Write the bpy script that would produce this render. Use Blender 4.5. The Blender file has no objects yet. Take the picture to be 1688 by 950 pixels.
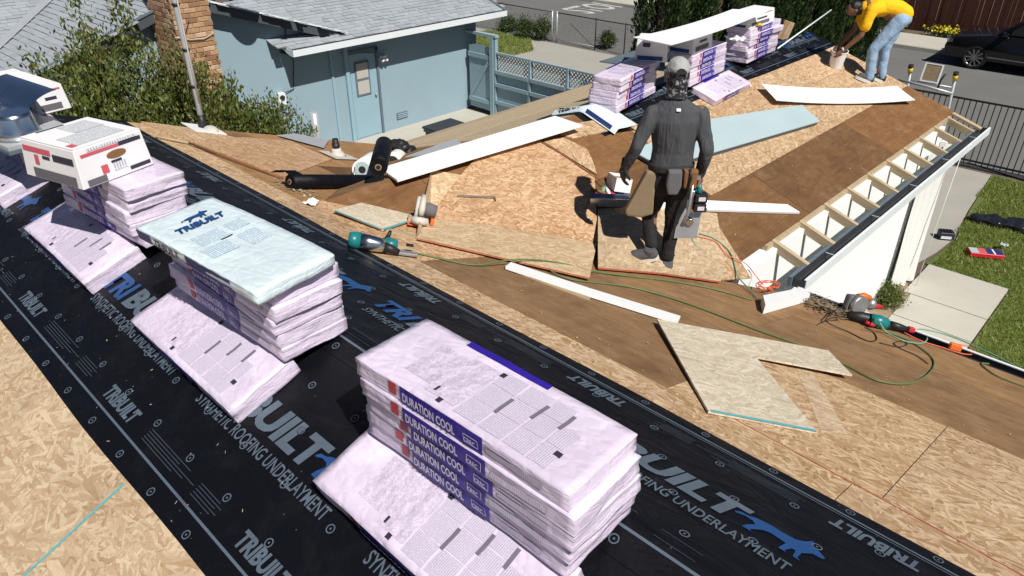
import bpy, bmesh, math, random
import numpy as np
from math import sin, cos, pi, radians, atan, sqrt
from mathutils import Matrix, Vector, Euler

random.seed(7)
SC = bpy.context.scene
COL = SC.collection

# ------------------------------------------------------------------ camera, sky, sun, exposure
FPX, CX, CY = 1190.0, 844.0, 475.0          # focal length / centre in photo pixels (1688 x 950)
PITCH = atan((CY + 233.0) / FPX)
YAW = radians(43.7)
CAMZ = 5.8
cam_d = bpy.data.cameras.new('camera')
cam_d.sensor_width = 36.0
cam_d.lens = FPX / 1688.0 * 36.0
cam_d.clip_start, cam_d.clip_end = 0.05, 500.0
cam = bpy.data.objects.new('camera', cam_d)
COL.objects.link(cam)
cam.location = (0, 0, CAMZ)
cam.rotation_euler = (pi / 2 - PITCH, 0, YAW)
SC.camera = cam

SUN_EL = radians(51.0)
SUN_AZ = radians(-15.0)          # direction TO the sun in plan (from +X axis)
to_sun = Vector((cos(SUN_EL) * cos(SUN_AZ), cos(SUN_EL) * sin(SUN_AZ), sin(SUN_EL)))
world = bpy.data.worlds.new('World')
SC.world = world
world.use_nodes = True
wn = world.node_tree.nodes
sky = wn.new('ShaderNodeTexSky')
sky.sky_type = 'NISHITA'
sky.sun_disc = False
sky.air_density = 0.45
sky.dust_density = 0.1
sky.sun_elevation = SUN_EL
sky.sun_rotation = pi / 2 - SUN_AZ           # measured clockwise from +Y
wn['Background'].inputs['Strength'].default_value = 0.05
world.node_tree.links.new(sky.outputs[0], wn['Background'].inputs['Color'])
sun_d = bpy.data.lights.new('sun', 'SUN')
sun_d.energy = 5.0
sun_d.angle = radians(0.53)
sun_d.color = (1.0, 0.955, 0.89)
sun = bpy.data.objects.new('sun', sun_d)
COL.objects.link(sun)
sun.rotation_euler = to_sun.to_track_quat('Z', 'Y').to_euler()
sun.location = (20, -8, 30)

SC.view_settings.view_transform = 'Standard'
SC.view_settings.look = 'None'
SC.view_settings.exposure = 0.22
SC.view_settings.gamma = 1.0
SC.view_settings.use_curve_mapping = False
SC.render.engine = 'CYCLES'
SC.cycles.max_bounces = 6
SC.cycles.use_denoising = True

# ------------------------------------------------------------------ surveying: photo point -> point on a real plane
_F = Vector((-sin(YAW) * cos(PITCH), cos(YAW) * cos(PITCH), -sin(PITCH)))
_R = Vector((cos(YAW), sin(YAW), 0))
_U = _R.cross(_F)
EYE = Vector((0, 0, CAMZ))

def on_plane(px, py, n, p0):
    r = _F * FPX + _R * (px - CX) + _U * (CY - py)
    n = Vector(n)
    return EYE + r * (n.dot(Vector(p0) - EYE) / r.dot(n))

RY, RZ = 1.53, 3.845            # main ridge (runs along X)
GX, GZ = -4.85, 3.403           # wing ridge (runs along Y)
RAKE = -7.63                    # left gable end of the house
WEND = 12.0                     # far gable end of the wing
EAVE_Y = 5.80

class Slope:
    """A roof plane: o = point on the ridge, u = along the ridge, v = down the slope, n = outward normal"""
    def __init__(s, o, u, v):
        s.o, s.u, s.v = Vector(o), Vector(u).normalized(), Vector(v).normalized()
        s.n = s.u.cross(s.v)
        if s.n.z < 0:
            s.n = -s.n
    def px(s, x, y, lift=0.0):
        return on_plane(x, y, s.n, s.o + s.n * lift)
    def ab(s, p):
        d = Vector(p) - s.o
        return (d.dot(s.u), d.dot(s.v))
    def pt(s, x, y, lift=0.0):
        """plan x, y -> point on the slope"""
        z = s.o.z - (s.n.x * (x - s.o.x) + s.n.y * (y - s.o.y)) / s.n.z
        return Vector((x, y, z)) + s.n * lift
    def frame(s, p, rot=0.0, lift=0.0):
        """matrix at p, local x along u (turned by rot), local z = normal"""
        m = Matrix((s.u, s.n.cross(s.u), s.n)).transposed().to_4x4()
        m = Matrix.Translation(Vector(p) + s.n * lift) @ m @ Matrix.Rotation(rot, 4, 'Z')
        return m

FAR = Slope((0, RY, RZ), (1, 0, 0), (0, 3, -1))
NEAR = Slope((0, RY, RZ), (1, 0, 0), (0, -3, -1))
WINGR = Slope((GX, 0, GZ), (0, 1, 0), (3, 0, -1))
WINGL = Slope((GX, 0, GZ), (0, 1, 0), (-3, 0, -1))
def gnd(px, py, z=0.0):
    return on_plane(px, py, (0, 0, 1), (0, 0, z))

# ------------------------------------------------------------------ object helpers
def tag(o, label=None, cat=None, group=None, kind=None):
    if label: o['label'] = label
    if cat: o['category'] = cat
    if group: o['group'] = group
    if kind: o['kind'] = kind
    return o

def thing(name, label, cat, m=None, group=None):
    o = bpy.data.objects.new(name, None)
    o.empty_display_size = 0.1
    COL.objects.link(o)
    if m is not None:
        o.matrix_world = m if isinstance(m, Matrix) else Matrix.Translation(Vector(m))
    return tag(o, label, cat, group)

def link(name, me, mat=None, parent=None, m=None, smooth=False):
    if mat is not None and not me.materials:
        for x in (mat if isinstance(mat, (list, tuple)) else [mat]):
            me.materials.append(x)
    o = bpy.data.objects.new(name, me)
    COL.objects.link(o)
    if parent is not None:
        o.parent = parent
    if m is not None:
        o.matrix_local = m if isinstance(m, Matrix) else Matrix.Translation(Vector(m))
    if smooth:
        for p in me.polygons:
            p.use_smooth = True
    return o

def copy_tree(o, parent=None):
    c = o.copy()
    COL.objects.link(c)
    if parent is not None:
        c.parent = parent
    for ch in list(o.children):
        copy_tree(ch, c)
    return c

class MB:
    """collects primitives in one bmesh"""
    def __init__(s):
        s.b = bmesh.new()
        s.mi = 0
    def _set(s, faces):
        for f in faces:
            f.material_index = s.mi
    def box(s, c, d, m=None):
        x, y, z = [k / 2 for k in d]
        M = Matrix.Translation(Vector(c))
        if m is not None: M = M @ m
        vs = [s.b.verts.new(M @ Vector((sx * x, sy * y, sz * z))) for sx, sy, sz in
              ((-1,-1,-1),(1,-1,-1),(1,1,-1),(-1,1,-1),(-1,-1,1),(1,-1,1),(1,1,1),(-1,1,1))]
        fs = [s.b.faces.new([vs[i] for i in q]) for q in ((3,2,1,0),(4,5,6,7),(0,1,5,4),(1,2,6,5),(2,3,7,6),(3,0,4,7))]
        s._set(fs)
        return s
    def rng(s, lo, hi):
        return s.box([(a + b) / 2 for a, b in zip(lo, hi)], [b - a for a, b in zip(lo, hi)])
    def prism(s, poly, z0, z1, m=None):
        M = m or Matrix()
        a = [s.b.verts.new(M @ Vector((p[0], p[1], z0))) for p in poly]
        b = [s.b.verts.new(M @ Vector((p[0], p[1], z1))) for p in poly]
        n = len(poly)
        fs = [s.b.faces.new(a[::-1]), s.b.faces.new(b)]
        for i in range(n):
            fs.append(s.b.faces.new((a[i], a[(i + 1) % n], b[(i + 1) % n], b[i])))
        s._set(fs)
        return s
    def quad(s, pts):
        s._set([s.b.faces.new([s.b.verts.new(Vector(p)) for p in pts])])
        return s
    def tube(s, pts, r, seg=8, cap=True):
        """r: number or list; follows the points"""
        pts = [Vector(p) for p in pts]
        n = len(pts)
        rs = r if isinstance(r, (list, tuple)) else [r] * n
        t0 = (pts[1] - pts[0]).normalized()
        ref = Vector((0, 0, 1)) if abs(t0.z) < 0.9 else Vector((1, 0, 0))
        nx = t0.cross(ref).normalized()
        rings = []
        for i in range(n):
            t = (pts[min(i + 1, n - 1)] - pts[max(i - 1, 0)]).normalized()
            nx = (nx - t * nx.dot(t)).normalized()
            ny = t.cross(nx)
            rings.append([s.b.verts.new(pts[i] + (nx * cos(2 * pi * k / seg) + ny * sin(2 * pi * k / seg)) * rs[i]) for k in range(seg)])
        fs = []
        for i in range(n - 1):
            for k in range(seg):
                fs.append(s.b.faces.new((rings[i][k], rings[i][(k + 1) % seg], rings[i + 1][(k + 1) % seg], rings[i + 1][k])))
        for f in fs: f.smooth = True
        if cap:
            fs.append(s.b.faces.new(rings[0][::-1]))
            fs.append(s.b.faces.new(rings[-1]))
        s._set(fs)
        return s
    def lathe(s, prof, seg=20, m=None):
        """prof: (r, z) pairs about local z"""
        M = m or Matrix()
        rings = [[s.b.verts.new(M @ Vector((r * cos(2 * pi * k / seg), r * sin(2 * pi * k / seg), z))) for k in range(seg)] for r, z in prof]
        fs = []
        for i in range(len(prof) - 1):
            for k in range(seg):
                f = s.b.faces.new((rings[i][k], rings[i][(k + 1) % seg], rings[i + 1][(k + 1) % seg], rings[i + 1][k]))
                f.smooth = True
                fs.append(f)
        fs.append(s.b.faces.new(rings[0][::-1]))
        fs.append(s.b.faces.new(rings[-1]))
        s._set(fs)
        return s
    def ball(s, c, r, m=None, seg=12, rings=8):
        r = r if isinstance(r, (list, tuple)) else (r, r, r)
        M = Matrix.Translation(Vector(c)) @ (m or Matrix()) @ Matrix.Diagonal((r[0], r[1], r[2], 1))
        res = bmesh.ops.create_uvsphere(s.b, u_segments=seg, v_segments=rings, radius=1, matrix=M)
        fs = set(f for v in res['verts'] for f in v.link_faces)
        for f in fs: f.smooth = True
        s._set(fs)
        return s
    def bevel(s, w, seg=2):
        bmesh.ops.bevel(s.b, geom=list(s.b.edges), offset=w, segments=seg, affect='EDGES', clamp_overlap=True, profile=0.6)
        return s
    def mesh(s, name):
        bmesh.ops.recalc_face_normals(s.b, faces=list(s.b.faces))
        me = bpy.data.meshes.new(name)
        s.b.to_mesh(me)
        s.b.free()
        return me
    def build(s, name, mat, parent=None, m=None, smooth=False):
        return link(name, s.mesh(name), mat, parent, m, smooth)

def clip_poly(poly, inside):
    """keep the part of poly where a*x + b*y + c >= 0; inside = (a, b, c)"""
    a, b, c = inside
    out = []
    for i in range(len(poly)):
        p, q = poly[i], poly[(i + 1) % len(poly)]
        dp, dq = a * p[0] + b * p[1] + c, a * q[0] + b * q[1] + c
        if dp >= 0: out.append(p)
        if (dp >= 0) != (dq >= 0):
            t = dp / (dp - dq)
            out.append((p[0] + (q[0] - p[0]) * t, p[1] + (q[1] - p[1]) * t))
    return out

def area(poly):
    return 0.5 * sum(poly[i][0] * poly[(i + 1) % len(poly)][1] - poly[(i + 1) % len(poly)][0] * poly[i][1] for i in range(len(poly)))

def slab(name, slope, pts, lift, thick, mat, parent=None, along=None):
    """flat piece lying on a slope; pts are 3D points or plan (x, y); bottom at lift, top at lift+thick; texture runs along local x"""
    P = [Vector(p) if len(p) == 3 else slope.pt(*p) for p in pts]
    c = sum(P, Vector()) / len(P)
    rot = 0.0
    if along is not None:
        d = Vector(along)
        rot = math.atan2(d.dot(slope.n.cross(slope.u)), d.dot(slope.u))
    M = slope.frame(c - slope.n * (c - slope.o).dot(slope.n), rot)
    Mi = M.inverted()
    poly = [(Mi @ p)[:2] for p in P]
    if area(poly) < 0: poly = poly[::-1]
    o = MB().prism(poly, lift, lift + thick).build(name, mat, parent)
    o.matrix_world = M
    return o

_fonts = {}
def text_mesh(body, size, bold=0.0, shear=0.0, align='CENTER', space=1.0):
    key = (body, size, bold, shear, align, space)
    if key not in _fonts:
        cu = bpy.data.curves.new('lettering', 'FONT')
        cu.body = body; cu.size = size; cu.offset = bold; cu.shear = shear
        cu.align_x = align; cu.align_y = 'CENTER'; cu.space_character = space
        cu.resolution_u = 3
        ob = bpy.data.objects.new('lettering', cu)
        COL.objects.link(ob)
        dg = bpy.context.evaluated_depsgraph_get()
        me = bpy.data.meshes.new_from_object(ob.evaluated_get(dg))
        bpy.data.objects.remove(ob)
        _fonts[key] = me
    return _fonts[key]

def fit_lettering(body, size, mat, parent, m, x0, x1, bold=0.0, shear=0.0):
    """lettering stretched to run from x0 to x1 along the local x of m"""
    me = text_mesh(body, size, bold, shear)
    xs = [v.co.x for v in me.vertices]
    k = (x1 - x0) / (max(xs) - min(xs))
    return lettering(body, size, mat, parent, m @ Matrix.Translation(((x0 + x1) / 2 - (max(xs) + min(xs)) / 2 * k, 0, 0)), bold=bold, shear=shear, sx=k)

def lettering(body, size, mat, parent, m, bold=0.0, shear=0.0, align='CENTER', space=1.0, sx=1.0, name='lettering'):
    key = (body, size, bold, shear, align, space)
    me = text_mesh(body, size, bold, shear, align, space)
    if me.materials and me.materials[0] != mat:
        me = me.copy()
        me.materials.clear()
    return link(name, me, mat, parent, m @ Matrix.Diagonal((sx, 1, 1, 1)))
# ------------------------------------------------------------------ materials
class NT:
    def __init__(s, name):
        s.mat = bpy.data.materials.new(name)
        s.mat.use_nodes = True
        s.t = s.mat.node_tree
        s.bsdf = s.t.nodes['Principled BSDF']
    def n(s, typ, ins=None, **props):
        nd = s.t.nodes.new('ShaderNode' + typ)
        for k, v in props.items(): setattr(nd, k, v)
        for k, v in (ins or {}).items(): s.set(nd, k, v)
        return nd
    def set(s, nd, k, v):
        i = nd.inputs[k]
        if isinstance(v, bpy.types.NodeSocket): s.t.links.new(v, i)
        elif isinstance(v, bpy.types.Node): s.t.links.new(v.outputs[0], i)
        else:
            if hasattr(i.default_value, '__len__') and not isinstance(v, (int, float)) and len(v) == 3 and len(i.default_value) == 4: v = (*v, 1)
            i.default_value = v
    def coord(s, scale=(1, 1, 1), rot=(0, 0, 0), kind='Object', rnd=True):
        tc = s.n('TexCoord')
        out = tc.outputs[kind]
        if rnd:
            oi = s.n('ObjectInfo')
            add = s.n('VectorMath', operation='MULTIPLY_ADD')
            mul = s.n('CombineXYZ', {0: oi.outputs['Random'], 1: oi.outputs['Random'], 2: 0.0})
            s.set(add, 0, mul); s.set(add, 1, (37.0, 91.0, 0.0)); s.set(add, 2, out)
            out = add.outputs[0]
        mp = s.n('Mapping', {'Vector': out, 'Scale': scale, 'Rotation': rot})
        return mp.outputs[0]
    def noise(s, vec, scale, detail=3, rough=0.55, dist=0.0):
        nd = s.n('TexNoise', {'Vector': vec, 'Scale': scale, 'Detail': detail, 'Roughness': rough, 'Distortion': dist})
        return nd.outputs['Fac']
    def ramp(s, fac, stops, interp='LINEAR'):
        r = s.n('ValToRGB', {'Fac': fac})
        cr = r.color_ramp
        cr.interpolation = interp
        while len(cr.elements) < len(stops): cr.elements.new(0.5)
        for e, (p, c) in zip(cr.elements, stops):
            e.position = p
            e.color = (*c, 1) if not isinstance(c, (int, float)) else (c, c, c, 1)
        return r.outputs['Color']
    def mix(s, fac, a, b, blend='MIX'):
        nd = s.n('Mix', data_type='RGBA', blend_type=blend)
        s.set(nd, 0, fac); s.set(nd, 6, a); s.set(nd, 7, b)
        return nd.outputs[2]
    def math(s, op, a, b=0.0, clamp=False):
        nd = s.n('Math', operation=op, use_clamp=clamp)
        s.set(nd, 0, a); s.set(nd, 1, b)
        return nd.outputs[0]
    def bump(s, h, strength=0.3, dist=0.01, normal=None):
        nd = s.n('Bump', {'Height': h, 'Strength': strength, 'Distance': dist})
        if normal is not None: s.set(nd, 'Normal', normal)
        return nd.outputs[0]
    def out(s, color=None, rough=None, normal=None, metal=None, spec=None, **kw):
        B = s.bsdf
        if color is not None: s.set(B, 'Base Color', color)
        if rough is not None: s.set(B, 'Roughness', rough)
        if normal is not None: s.set(B, 'Normal', normal)
        if metal is not None: s.set(B, 'Metallic', metal)
        if spec is not None: s.set(B, 'Specular IOR Level', spec)
        for k, v in kw.items(): s.set(B, k.replace('_', ' '), v)
        return s.mat

_simple = {}
def paint(name, col, rough=0.6, metal=0.0, var=0.12, vs=6.0, bump=0.15, spec=0.4, bs=60.0):
    """plain surface with mottled tone and fine relief"""
    if name in _simple: return _simple[name]
    m = NT(name)
    v = m.coord()
    f = m.noise(v, vs, 5, 0.6)
    c = m.mix(m.math('MULTIPLY', f, 1.0), tuple(k * (1 - var) for k in col), tuple(min(1, k * (1 + var)) for k in col))
    h = m.noise(v, bs, 3)
    r = m.math('MULTIPLY_ADD', f, 0.2); r.node.inputs[2].default_value = rough - 0.1
    _simple[name] = m.out(c, r, m.bump(h, bump, 0.004), metal, spec)
    return _simple[name]

def osb(name, dark, mid, light, stain=(0.16, 0.10, 0.06), stain_amt=0.35, strand=1.0, vary=1.0):
    m = NT(name)
    base = m.coord()
    wob = m.n('TexNoise', {'Vector': base, 'Scale': 6.0, 'Detail': 1.0})
    warp = m.n('VectorMath', operation='MULTIPLY_ADD')
    m.set(warp, 0, wob.outputs['Color']); m.set(warp, 1, (0.05, 0.05, 0)); m.set(warp, 2, base)
    best = None
    for k, (ang, sx, sy) in enumerate(((0.04, 6.5, 40), (0.5, 13, 80), (-0.6, 9, 46), (1.25, 19, 70), (-0.15, 15, 95), (2.2, 11, 60))):
        rot = m.n('Mapping', {'Vector': warp.outputs[0], 'Rotation': (0, 0, ang + (0.0 if strand else 0)), 'Location': (k * 3.1, k * 1.7, 0)})
        sc = m.n('Mapping', {'Vector': rot.outputs[0], 'Scale': (sx * strand, sy * strand, 1)})
        vo = m.n('TexVoronoi', {'Vector': sc.outputs[0], 'Scale': 1.0, 'Randomness': 1.0}, voronoi_dimensions='2D')
        grain = m.noise(m.n('Mapping', {'Vector': rot.outputs[0], 'Scale': (18, 260, 1)}).outputs[0], 1.0, 2)
        sep = m.n('SeparateColor', {'Color': vo.outputs['Color']})
        tone = m.math('ADD', m.math('MULTIPLY', sep.outputs[0], 0.68), m.math('MULTIPLY', grain, 0.55))
        pr = sep.outputs[1]
        if best is None: best = (tone, pr)
        else:
            g = m.math('GREATER_THAN', pr, best[1])
            mx = m.n('Mix', {0: g, 2: best[0], 3: tone}, data_type='FLOAT')
            best = (mx.outputs[0], m.math('MAXIMUM', pr, best[1]))
    big = m.noise(base, 1.3, 4, 0.6)
    soft = m.noise(m.n('Mapping', {'Vector': warp.outputs[0], 'Scale': (16, 44, 1)}).outputs[0], 1.0, 6, 0.72, 1.2)
    tone = m.math('ADD', m.math('MULTIPLY', best[0], 0.66), m.math('ADD', m.math('MULTIPLY', soft, 0.42), m.math('MULTIPLY', m.math('SUBTRACT', big, 0.5), 0.3 * vary)))
    col = m.ramp(tone, [(0.2, dark), (0.42, mid), (0.64, tuple((a * 0.6 + b * 0.4) for a, b in zip(mid, light))), (0.86, light)])
    st = m.ramp(m.noise(base, 2.6, 6, 0.7), [(0.52, 0.0), (0.78, 1.0)])
    col = m.mix(m.math('MULTIPLY', st, stain_amt), col, stain)
    oi = m.n('ObjectInfo')
    col = m.mix(1.0, col, m.ramp(oi.outputs['Random'], [(0, (0.86, 0.86, 0.86)), (1, (1.06, 1.04, 1.0))]), 'MULTIPLY')
    return m.out(col, 0.72, m.bump(best[0], 0.45, 0.002), spec=0.25)

def plywood(name, a, b, c, stain_amt=0.5):
    m = NT(name)
    base = m.coord()
    g0 = m.noise(m.n('Mapping', {'Vector': base, 'Scale': (1.2, 7, 1)}).outputs[0], 2.2, 8, 0.66, 0.8)
    g1 = m.noise(base, 5.5, 8, 0.7, 0.6)
    g = m.math('ADD', m.math('MULTIPLY', g0, 0.5), m.math('MULTIPLY', g1, 0.5))
    fine = m.noise(m.n('Mapping', {'Vector': base, 'Scale': (14, 230, 1)}).outputs[0], 1.0, 3)
    t = m.math('ADD', m.math('MULTIPLY', g, 0.8), m.math('MULTIPLY', fine, 0.25))
    col = m.ramp(t, [(0.3, a), (0.5, b), (0.72, c)])
    st = m.ramp(m.noise(base, 1.9, 7, 0.68), [(0.45, 0.0), (0.7, 1.0)])
    col = m.mix(m.math('MULTIPLY', st, stain_amt), col, (0.075, 0.04, 0.022))
    dust = m.ramp(m.noise(base, 3.3, 6, 0.7), [(0.56, 0.0), (0.8, 1.0)])
    col = m.mix(m.math('MULTIPLY', dust, 0.5), col, (0.36, 0.27, 0.19))
    scr = m.ramp(m.noise(m.n('Mapping', {'Vector': base, 'Scale': (3, 60, 1), 'Rotation': (0, 0, 0.12)}).outputs[0], 1.3, 3), [(0.64, 0.0), (0.7, 1.0)])
    col = m.mix(m.math('MULTIPLY', scr, 0.35), col, (0.42, 0.31, 0.21))
    sp = m.n('TexVoronoi', {'Vector': base, 'Scale': 7.0})
    speck = m.math('LESS_THAN', sp.outputs['Distance'], 0.035)
    col = m.mix(m.math('MULTIPLY', speck, 0.55), col, (0.03, 0.02, 0.015))
    oi = m.n('ObjectInfo')
    col = m.mix(1.0, col, m.ramp(oi.outputs['Random'], [(0, (0.74, 0.74, 0.76)), (1, (1.15, 1.1, 1.04))]), 'MULTIPLY')
    return m.out(col, 0.75, m.bump(t, 0.35, 0.002), spec=0.2)

M = {}
M['osb_new'] = osb('osb_pale_tan', (0.235, 0.14, 0.07), (0.41, 0.28, 0.165), (0.63, 0.505, 0.345), stain_amt=0.3)
M['osb_warm'] = osb('osb_warm_brown', (0.18, 0.08, 0.035), (0.36, 0.20, 0.10), (0.63, 0.45, 0.29), stain_amt=0.22)
M['osb_gold'] = osb('osb_golden', (0.15, 0.075, 0.034), (0.34, 0.205, 0.106), (0.62, 0.47, 0.31), stain_amt=0.2)
M['osb_grey'] = osb('osb_shaded_side', (0.30, 0.215, 0.13), (0.44, 0.345, 0.225), (0.56, 0.46, 0.32), stain=(0.22, 0.17, 0.11), stain_amt=0.3)  # grey of a slope turned from the sun, mixed into the base tones
M['osb_dusty'] = osb('osb_with_sawdust', (0.24, 0.15, 0.085), (0.40, 0.29, 0.185), (0.62, 0.50, 0.36), stain_amt=0.2)
M['osb_back'] = osb('osb_screened_back', (0.31, 0.245, 0.16), (0.49, 0.42, 0.31), (0.70, 0.64, 0.53), stain=(0.3, 0.22, 0.13), stain_amt=0.3)
M['ply_brown'] = plywood('plywood_brown', (0.155, 0.084, 0.038), (0.265, 0.155, 0.074), (0.39, 0.25, 0.132))
M['ply_red'] = plywood('plywood_reddish', (0.095, 0.046, 0.019), (0.165, 0.085, 0.036), (0.25, 0.138, 0.062), 0.45)

def timber(name, a, b, sc=1.0):
    m = NT(name)
    base = m.coord()
    g = m.noise(m.n('Mapping', {'Vector': base, 'Scale': (2 * sc, 40 * sc, 40 * sc)}).outputs[0], 1.5, 5, 0.6, 0.4)
    col = m.ramp(g, [(0.3, a), (0.7, b)])
    return m.out(col, 0.7, m.bump(g, 0.3, 0.002), spec=0.25)
M['lumber'] = timber('lumber', (0.33, 0.25, 0.15), (0.50, 0.405, 0.27))
M['lumber_dark'] = timber('lumber_stained', (0.16, 0.07, 0.03), (0.30, 0.13, 0.06))

# underlayment: black woven film with faint wrinkles and dust
def film_black():
    m = NT('underlayment_black')
    v = m.coord(rnd=False)
    w = m.noise(m.n('Mapping', {'Vector': v, 'Scale': (1.3, 3.0, 1)}).outputs[0], 2.0, 4, 0.55, 0.6)
    fine = m.n('TexVoronoi', {'Vector': v, 'Scale': 210.0})
    dust = m.ramp(m.noise(v, 5.0, 8, 0.75), [(0.5, 0.0), (0.85, 1.0)])
    speck = m.math('LESS_THAN', m.n('TexVoronoi', {'Vector': v, 'Scale': 14.0}).outputs['Distance'], 0.05)
    col = m.mix(m.math('MULTIPLY', dust, 0.5), (0.0035, 0.004, 0.0065), (0.02, 0.019, 0.02))
    col = m.mix(m.math('MULTIPLY', speck, 0.25), col, (0.22, 0.19, 0.15))
    b1 = m.bump(fine.outputs['Distance'], 0.35, 0.0012)
    b2 = m.bump(w, 0.6, 0.035, b1)
    return m.out(col, 0.5, b2, spec=0.17)
M['black_film'] = film_black()
M['film_print'] = paint('underlayment_grey_print', (0.085, 0.112, 0.145), 0.5, var=0.3, vs=9)
M['film_dim'] = paint('underlayment_small_print', (0.05, 0.064, 0.082), 0.5, var=0.3, vs=9)
M['film_blue'] = paint('underlayment_blue_print', (0.014, 0.06, 0.19), 0.5, var=0.25, vs=9)

# pink plastic wrap with creases
def wrap(name, col, deep, rough=0.38):
    m = NT(name)
    v = m.coord()
    big = m.noise(m.n('Mapping', {'Vector': v, 'Scale': (3.0, 5.0, 5.0)}).outputs[0], 1.6, 5, 0.6, 0.5)
    cre = m.n('TexVoronoi', {'Vector': m.n('Mapping', {'Vector': v, 'Scale': (5, 9, 30)}).outputs[0], 'Scale': 1.3}, feature='DISTANCE_TO_EDGE')
    lay = m.noise(m.n('Mapping', {'Vector': v, 'Scale': (2.2, 2.2, 150)}).outputs[0], 1.0, 3, 0.6)
    c = m.mix(m.ramp(big, [(0.3, 0.0), (0.7, 1.0)]), deep, col)
    c = m.mix(m.ramp(lay, [(0.42, 0.5), (0.6, 0.0)]), c, tuple(k * 0.72 for k in deep))
    h = m.math('ADD', m.math('MULTIPLY', m.ramp(cre.outputs['Distance'], [(0.0, 0.0), (0.12, 1.0)]), 0.25), m.math('ADD', big, m.math('MULTIPLY', lay, 0.5)))
    fc = m.n('TexVoronoi', {'Vector': m.n('Mapping', {'Vector': v, 'Scale': (1, 1.6, 1), 'Rotation': (0, 0, 0.5)}).outputs[0], 'Scale': 13.0}, feature='DISTANCE_TO_EDGE')
    b0 = m.bump(m.ramp(fc.outputs['Distance'], [(0.0, 0.0), (0.25, 1.0)]), 0.35, 0.004)
    return m.out(c, rough - 0.08, m.bump(h, 0.42, 0.009, b0), spec=0.55)
M['pink'] = wrap('pink_plastic_wrap', (0.745, 0.672, 0.80), (0.66, 0.565, 0.71))
M['ice'] = wrap('pale_blue_plastic_wrap', (0.70, 0.80, 0.83), (0.62, 0.73, 0.77), 0.4)
M['navy'] = paint('navy_print', (0.028, 0.014, 0.27), 0.38, var=0.3, vs=14, bump=0.25, bs=30)
M['navy2'] = paint('dark_blue_print', (0.02, 0.035, 0.16), 0.4, var=0.25, vs=14)
M['print_white'] = paint('white_print', (0.62, 0.58, 0.68), 0.45, var=0.2, vs=20)
M['print_red'] = paint('red_print', (0.45, 0.05, 0.06), 0.45, var=0.2)
M['print_pinkred'] = paint('carton_red_print', (0.55, 0.09, 0.12), 0.6, var=0.15)
M['print_dark'] = paint('dark_print', (0.035, 0.03, 0.05), 0.5, var=0.2)

def fine_print(name, bg, ink, lines=95.0, letters=120.0):
    """columns of text too small to read"""
    m = NT(name)
    v = m.coord(rnd=False)
    sep = m.n('SeparateXYZ', {0: v})
    row = m.math('FRACT', m.math('MULTIPLY', sep.outputs[0], lines))
    on = m.math('LESS_THAN', row, 0.5)
    rid = m.math('FLOOR', m.math('MULTIPLY', sep.outputs[0], lines))
    cv = m.n('CombineXYZ', {0: rid, 1: m.math('MULTIPLY', sep.outputs[1], letters), 2: 0.0})
    wn_ = m.noise(cv.outputs[0], 1.0, 2)
    on = m.math('MULTIPLY', on, m.math('GREATER_THAN', wn_, 0.42))
    blot = m.noise(v, 14.0, 3)
    c = m.mix(m.math('MULTIPLY', on, m.math('MULTIPLY_ADD', blot, 0.8)), bg, ink)
    return m.out(c, 0.42, m.bump(blot, 0.25, 0.008))
M['fine_print'] = fine_print('fine_print_on_pink', (0.58, 0.525, 0.635), (0.40, 0.365, 0.46), 120, 150)
M['fine_print_blue'] = fine_print('fine_print_on_ice', (0.60, 0.70, 0.75), (0.25, 0.36, 0.46), 70, 90)
M['fine_print_carton'] = fine_print('fine_print_on_carton', (0.66, 0.68, 0.70), (0.33, 0.35, 0.38), 60, 80)
def map_print():
    m = NT('grey_diagram_print')
    v = m.coord(rnd=False)
    vd = m.n('VectorMath', operation='MULTIPLY_ADD')
    m.set(vd, 0, m.n('TexNoise', {'Vector': v, 'Scale': 40.0}).outputs['Color']); m.set(vd, 1, (0.03, 0.03, 0)); m.set(vd, 2, v)
    vo = m.n('TexVoronoi', {'Vector': vd.outputs[0], 'Scale': 62.0}, feature='DISTANCE_TO_EDGE')
    vo2 = m.n('TexVoronoi', {'Vector': v, 'Scale': 17.0})
    n1 = m.noise(v, 60.0, 3)
    c = m.mix(m.ramp(vo.outputs['Distance'], [(0.02, 0.7), (0.1, 0.0)]), (0.62, 0.54, 0.66), (0.44, 0.40, 0.51))
    c = m.mix(m.math('MULTIPLY', m.math('GREATER_THAN', n1, 0.53), 0.45), c, (0.45, 0.40, 0.52))
    return m.out(c, 0.4, m.bump(m.math('ADD', m.noise(v, 26.0, 4), vo2.outputs['Distance']), 0.6, 0.012))
M['map_print'] = map_print()
M['print_grey'] = paint('grey_print', (0.16, 0.14, 0.18), 0.45, var=0.2)
M['carton'] = paint('white_carton', (0.74, 0.73, 0.74), 0.6, var=0.06, vs=3, bump=0.1)
M['kraft'] = paint('brown_cardboard', (0.34, 0.22, 0.12), 0.8)
M['white'] = paint('white_paint', (0.80, 0.80, 0.80), 0.5, var=0.03, vs=2, bump=0.08, bs=30)
M['primer'] = paint('primed_white_board', (0.80, 0.81, 0.82), 0.5, var=0.03, vs=1.5, bump=0.06)
M['stucco'] = paint('white_stucco', (0.80, 0.81, 0.81), 0.85, var=0.03, vs=1.2, bump=0.5, bs=110)
M['stucco_blue'] = paint('blue_painted_stucco', (0.245, 0.345, 0.40), 0.85, var=0.07, vs=1.3, bump=0.5, bs=90)
M['blue_wood'] = timber('blue_painted_wood', (0.22, 0.32, 0.37), (0.29, 0.405, 0.455))
M['blue_trim'] = paint('blue_painted_trim', (0.25, 0.38, 0.45), 0.6, var=0.08)
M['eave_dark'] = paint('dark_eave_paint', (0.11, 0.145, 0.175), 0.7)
M['gutter_white'] = paint('white_gutter_enamel', (0.70, 0.74, 0.76), 0.35, var=0.06, vs=4)
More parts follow.
